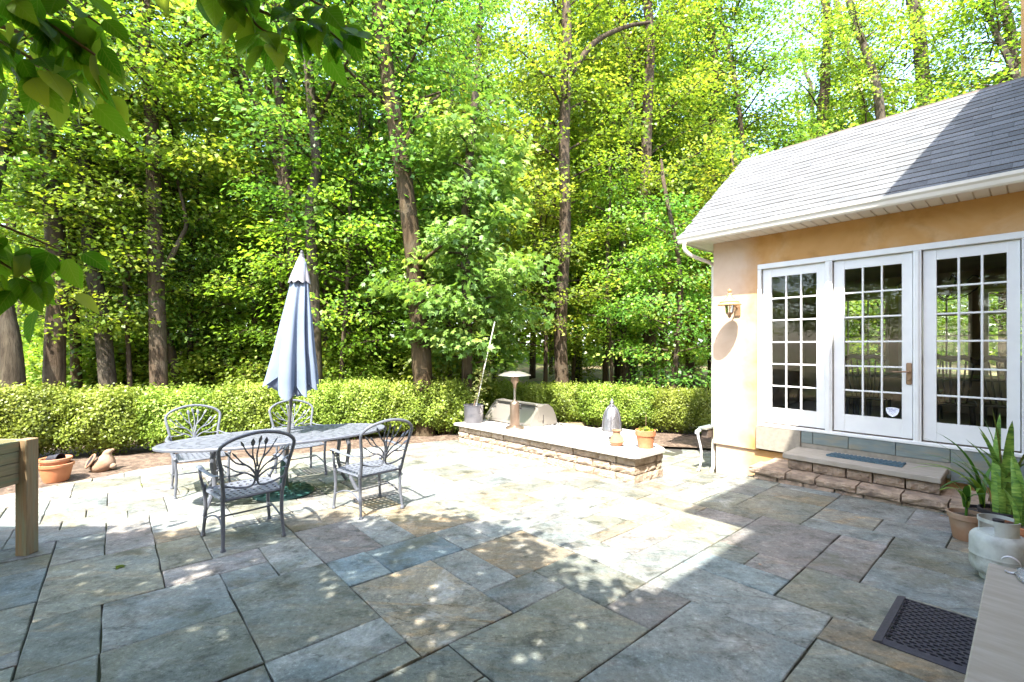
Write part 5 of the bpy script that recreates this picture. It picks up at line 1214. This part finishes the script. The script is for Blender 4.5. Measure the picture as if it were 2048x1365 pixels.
# understory and far trees
us = [(-8.9, 10.6), (-7.0, 9.9), (-5.6, 11.2), (-4.1, 10.9), (-2.3, 11.6), (1.0, 13.6), (2.9, 13.2), (4.5, 12.6), (6.6, 13.4), (8.8, 14.4), (11.5, 14), (-11.5, 12), (-9.6, 14), (-6.8, 14.5), (-3.6, 15), (-.6, 15.5), (2.2, 16.5), (5.6, 17), (9, 17.5), (-13.5, 15.5), (-11.2, 17), (-8.2, 16.5), (-5.4, 17.5)]
UL = ['young maple behind the broken chiminea and the left hedge', 'young maple left of the oval table, over the hedge', 'young maple just left of the parasol canopy', 'young maple just right of the parasol, over the hedge', 'young maple under the big leaning trunk', 'young maple over the grill', 'young maple left of the twin trunks', 'young maple right of the flared trunk', 'young maple pressed against the wing corner', 'young maple hidden behind the wing, left part of the roof', 'young maple behind the wing, right part of the roof',
      'young maple behind the left edge trunks', 'second-row young maple between straight trunk and parasol', 'second-row young maple behind the stem clump', 'second-row young maple left of the big leaning trunk', 'second-row young maple behind the bright broad-leaved maple', 'second-row young maple right of the tall dark trunk', 'second-row young maple behind the flared trunk', 'second-row young maple behind the roof corner', 'back-row young maple behind the left edge trunks', 'back-row young maple left of the straight trunk', 'back-row young maple between the straight trunk and the clump', 'back-row young maple behind the parasol']
for k, (x, y) in enumerate(us):
    if x < -1.5: x, y = x * (.97, 1.18, 1.06)[k % 3], y * (.97, 1.18, 1.06)[k % 3]
    u = 1024 + x / y * 910
    tree(UL[k], [(u, 760), (u + rng.uniform(-14, 14), 560), (u + rng.uniform(-20, 20), 380)], y, rng.uniform(8, 13), U[k % 3], 'bark', 'understory maples', top=rng.uniform(6, 7.5), crz=rng.uniform(0, 6.28), csc=rng.uniform(.85, 1.2), cz=rng.uniform(-.5, .9))
fr = random.Random(99); k = 0
for ring, (y0, cnt) in enumerate(((15.5, 10), (19, 12), (23.5, 13), (29, 14), (36, 14))):
    for i in range(cnt):
        ang = -1.0 + 2.05 * (i + .5 + fr.uniform(-.3, .3)) / cnt
        y = y0 * (1 + fr.uniform(-.08, .08)); x = math.tan(ang * .87) * y
        u = 1024 + x / y * 910; top = fr.uniform(15, 20) if ring < 3 else fr.uniform(17, 23)
        if 1490 < u < 1600 and ring > 0: continue
        o = tree('slender tree standing deeper in the woods', [(u, 740), (u + fr.uniform(-12, 12), 450), (u + fr.uniform(-25, 25), 200)], y, 910 * fr.uniform(.2, .42) / y, A[k % 3], fr.choice(('bark', 'bark_grey')), 'trees deeper in the woods', top=top, crz=fr.uniform(0, 6.28), csc=fr.uniform(.95, 1.35), cz=fr.uniform(-2.4, .8)); k += 1
for k, (x, y) in enumerate(((-9.8, -1.0), (-11.5, 2.0), (-8.6, -5.5), (-12.5, -3), (-13.5, 5), (-17, 0), (-16, -8), (-10.5, -9))):
    o = thing('tree', 'tree left of the patio, outside the picture, mirrored in the door glass', 'tree', (x, y, floor_z(x, y)), 0, 'trees mirrored in the doors')
    mb = trunk_mb([(0, 0, -.1), (.05, 0, 2), (.0, .1, 4.5), (.1, .1, 7)], .12, seed=k); mb.build('trunk', 'bark', o, smooth=True)
    for nm, me in zip(('crown', 'limbs'), U[k % 3]): c = link(nm, me, o, (0, 0, 0), k * 1.3); c.scale = (1.3, 1.3, 1.1)
for i in range(112):
    y = 10.8 + 24 * fr.random() ** 1.5; x = fr.uniform(-1.15, 1.0) * y
    if i > 63: x = fr.uniform(-1.1, -.1) * y
    if i > 80: y = fr.uniform(11.2, 14.5); x = fr.uniform(-1.05, -.22) * y
    t = (x - CX) * E1[0] + (y - CY) * E1[1]; e = (x - CX) * E2[0] + (y - CY) * E2[1]
    if (t > -1 and e > -1) or (x > -1.6 and y < 14.8): continue
    o = thing('undergrowth_shrub', 'low green shrub of the woodland undergrowth behind the hedges', 'shrub', (x, y, floor_z(x, y)), fr.uniform(0, 6.28), 'woodland undergrowth')
    s = fr.uniform(.7, 1.5); o.scale = (s, s, s * .8)
    link('leaves', LOW[i % 2][0], o); link('stems', LOW[i % 2][1], o)

fg = np.random.default_rng(77); N_ = 38000
fy = fg.uniform(40, 58, N_); fx = fg.uniform(-1.4, 1.4, N_) * fy; fz = 24 * fg.random(N_) ** 1.25 * (.75 + .25 * np.sin(fx * .35) * np.sin(fx * .11 + 1)) - .3
o = leaf_cloud('far_woods', np.stack([fx, fy, fz], 1), fg.normal(size=(N_, 3)) * .6 + np.array([0, -.4, .8]), .55 + .5 * fg.random(N_), 'leaf_forest', None, 'oval', seed=78)
tag(o, 'far wall of woodland foliage behind all the trunks', 'woods', kind='stuff')

# ================================================================== OVERHANGING DOGWOOD BESIDE THE CAMERA
dw = thing('dogwood_tree', 'dogwood branches with large dark leaves hanging into the top left corner', 'tree', (-3.4, -1.6, gz(-3.4, -1.6)))
DB = Vector(dw.location)
mb = MB(); c = catmull([(0, 0, -.1), (.1, .1, 1.2), (.3, .3, 2.4), (.7, .6, 3.6), (1.3, .8, 4.8)], 5); mb.tube(c, [.13 * (1 - .7 * k / len(c)) for k in range(len(c))], 10); mb.build('trunk', 'bark', dw, smooth=True)
def leafmesh(seed):
    r_ = random.Random(seed); mb = MB(); n_ = 12; V = []; bend = r_.uniform(.1, .7)
    for k in range(n_ + 1):
        f = k / n_; w = max(.003, .31 * math.sin(math.pi * f ** .72) ** .75 * (1 - .45 * f ** 3)) if 0 < f < 1 else .003
        cx = f; cz = -bend * f * f * .5; cup = .045 * math.sin(math.pi * f)
        for s in (-1, -.5, 0, .5, 1): V.append((s * w, cx, cz + cup * abs(s) + .010 * math.sin(11 * f + s * 2 + seed) * abs(s)))
    F = [(k * 5 + q, k * 5 + q + 1, k * 5 + q + 6, k * 5 + q + 5) for k in range(n_) for q in range(4)]
    mb.add(V, F); me = bpy.data.meshes.new('leaf'); me.from_pydata(mb.v, [], mb.f); me.materials.append(M['leaf_dogwood']); me.polygons.foreach_set('use_smooth', [True] * len(me.polygons)); return me
LM = [leafmesh(s) for s in range(5)]
lr = random.Random(17)
def branch(pts, r0, nl, spread, Lr):
    """twig through world points, leaves hanging off it as separate parts"""
    c = catmull(pts, 6); mb = MB(); mb.tube([p - DB for p in c], [r0 * (1 - .7 * k / len(c)) for k in range(len(c))], 6); mb.build('branch', 'twig', dw, smooth=True)
    for k in range(nl):
        f = .12 + .88 * (k + lr.random() * .7) / nl; i = min(int(f * (len(c) - 1)), len(c) - 2); p = c[i].lerp(c[i + 1], f * (len(c) - 1) % 1)
        d = Vector((lr.uniform(-1, 1), lr.uniform(-1, 1), lr.uniform(-1.0, .15))); d.normalize()
        p = p + d * lr.uniform(.0, spread)
        hang = (d * .9 + Vector((lr.uniform(-.5, .6), lr.uniform(-.3, .3), -.62))).normalized()
        nrm_ = Vector((lr.uniform(-.5, .5), lr.uniform(-1.5, .3), .7)); nrm_ = (nrm_ - hang * nrm_.dot(hang)).normalized(); sx = hang.cross(nrm_)
        s = lr.uniform(*Lr); o = link('leaf', LM[lr.randrange(5)], dw)
        o.matrix_local = Matrix((( sx.x * s, hang.x * s, nrm_.x * s, p.x - DB.x), (sx.y * s, hang.y * s, nrm_.y * s, p.y - DB.y), (sx.z * s, hang.z * s, nrm_.z * s, p.z - DB.z), (0, 0, 0, 1)))
def W3(u, v, Y): return Vector(pix(u, v, Y))
LS = (.070, .105)
branch([W3(-330, -420, .75), W3(-90, -90, 1.1), W3(60, 20, 1.2), W3(190, 110, 1.25)], .010, 56, .14, LS)
branch([W3(-260, -60, 1.1), W3(-60, 50, 1.15), W3(50, 110, 1.2), W3(140, 170, 1.2)], .007, 40, .14, LS)
branch([W3(-200, -300, .9), W3(60, -60, 1.15), W3(130, 0, 1.2), W3(215, 60, 1.25)], .007, 28, .11, LS)
branch([W3(-160, 20, 1.3), W3(20, 60, 1.35), W3(120, 110, 1.4), W3(200, 165, 1.4)], .006, 30, .13, LS)
branch([W3(200, -420, .8), W3(440, -40, 1.15), W3(540, 30, 1.2), W3(630, 45, 1.2), W3(690, 90, 1.22)], .007, 26, .09, LS)
branch([W3(420, -90, 1.15), W3(490, 15, 1.15), W3(525, 60, 1.15), W3(595, 85, 1.18)], .005, 18, .07, LS)
branch([W3(560, -120, 1.1), W3(600, -20, 1.15), W3(655, 20, 1.2), W3(700, 60, 1.2)], .005, 14, .07, LS)
branch([W3(250, -300, .85), W3(300, -80, 1.1), W3(340, -40, 1.15), W3(380, -5, 1.15)], .006, 5, .04, (.09, .12))
branch([W3(-320, 330, 1.1), W3(-140, 400, 1.2), W3(0, 450, 1.25), W3(120, 500, 1.3)], .007, 46, .11, LS)
branch([W3(-260, 420, 1.15), W3(-80, 480, 1.2), W3(10, 530, 1.25), W3(90, 580, 1.25)], .006, 32, .09, LS)
# upper canopy of the same tree, above and behind the camera: throws the dappled shade
SHP = [(-5.2, 3.6), (-4.4, 4.05), (-3.6, 4.15), (-2.6, 4.25), (-1.9, 4.45), (-1.25, 4.65), (-.6, 4.45), (-.05, 4.2), (.35, 3.75), (.62, 3.1), (.75, 2.4), (.8, .2), (-5.2, .2)]
def inpoly(x, y):
    c_ = False
    for i in range(len(SHP)):
        (x1, y1), (x2, y2) = SHP[i], SHP[i - 1]
        if (y1 > y) != (y2 > y) and x < (x2 - x1) * (y - y1) / (y2 - y1) + x1: c_ = not c_
    return c_
g = np.random.default_rng(8); cen = []
while len(cen) < 760:
    x, y = g.uniform(-5.2, .9), g.uniform(.2, 4.8)
    if not inpoly(x, y): continue
    z = g.uniform(3.6, 5.2); X, Y_ = x - .164 * (z + .1), y - .618 * (z + .1)
    if z - 1.6 < .86 * Y_ + .1: continue
    cen.append((X, Y_, z))
cen = np.array(cen); per = 30; idx = np.repeat(np.arange(len(cen)), per); off = g.normal(size=(len(idx), 3)) * np.array([.15, .15, .09]); pos = cen[idx] + off
ok_ = (pos[:, 2] - 1.6 > .82 * pos[:, 1] + .05); pos = pos[ok_]
o = leaf_cloud('crown', pos - np.array(DB), np.array([0, 0, 1]) + g.normal(size=(len(pos), 3)) * .45, .09 + .05 * g.random(len(pos)), 'leaf_dogwood_far', dw, 'oval', seed=9); o['kind'] = 'stuff'
mb = MB()
for k in range(40):
    e = Vector(cen[k * 18]) - DB; mb.tube(bez((.9, .7, 4.0), (.9 + (e.x - .9) * .5, .7 + (e.y - .7) * .5, 4.0 + (e.z - 4.0) * .3 + .3), tuple(e), 6), [.03, .025, .02, .016, .012, .009, .006], 5, cap=False)
mb.build('boughs', 'bark', dw, smooth=True)
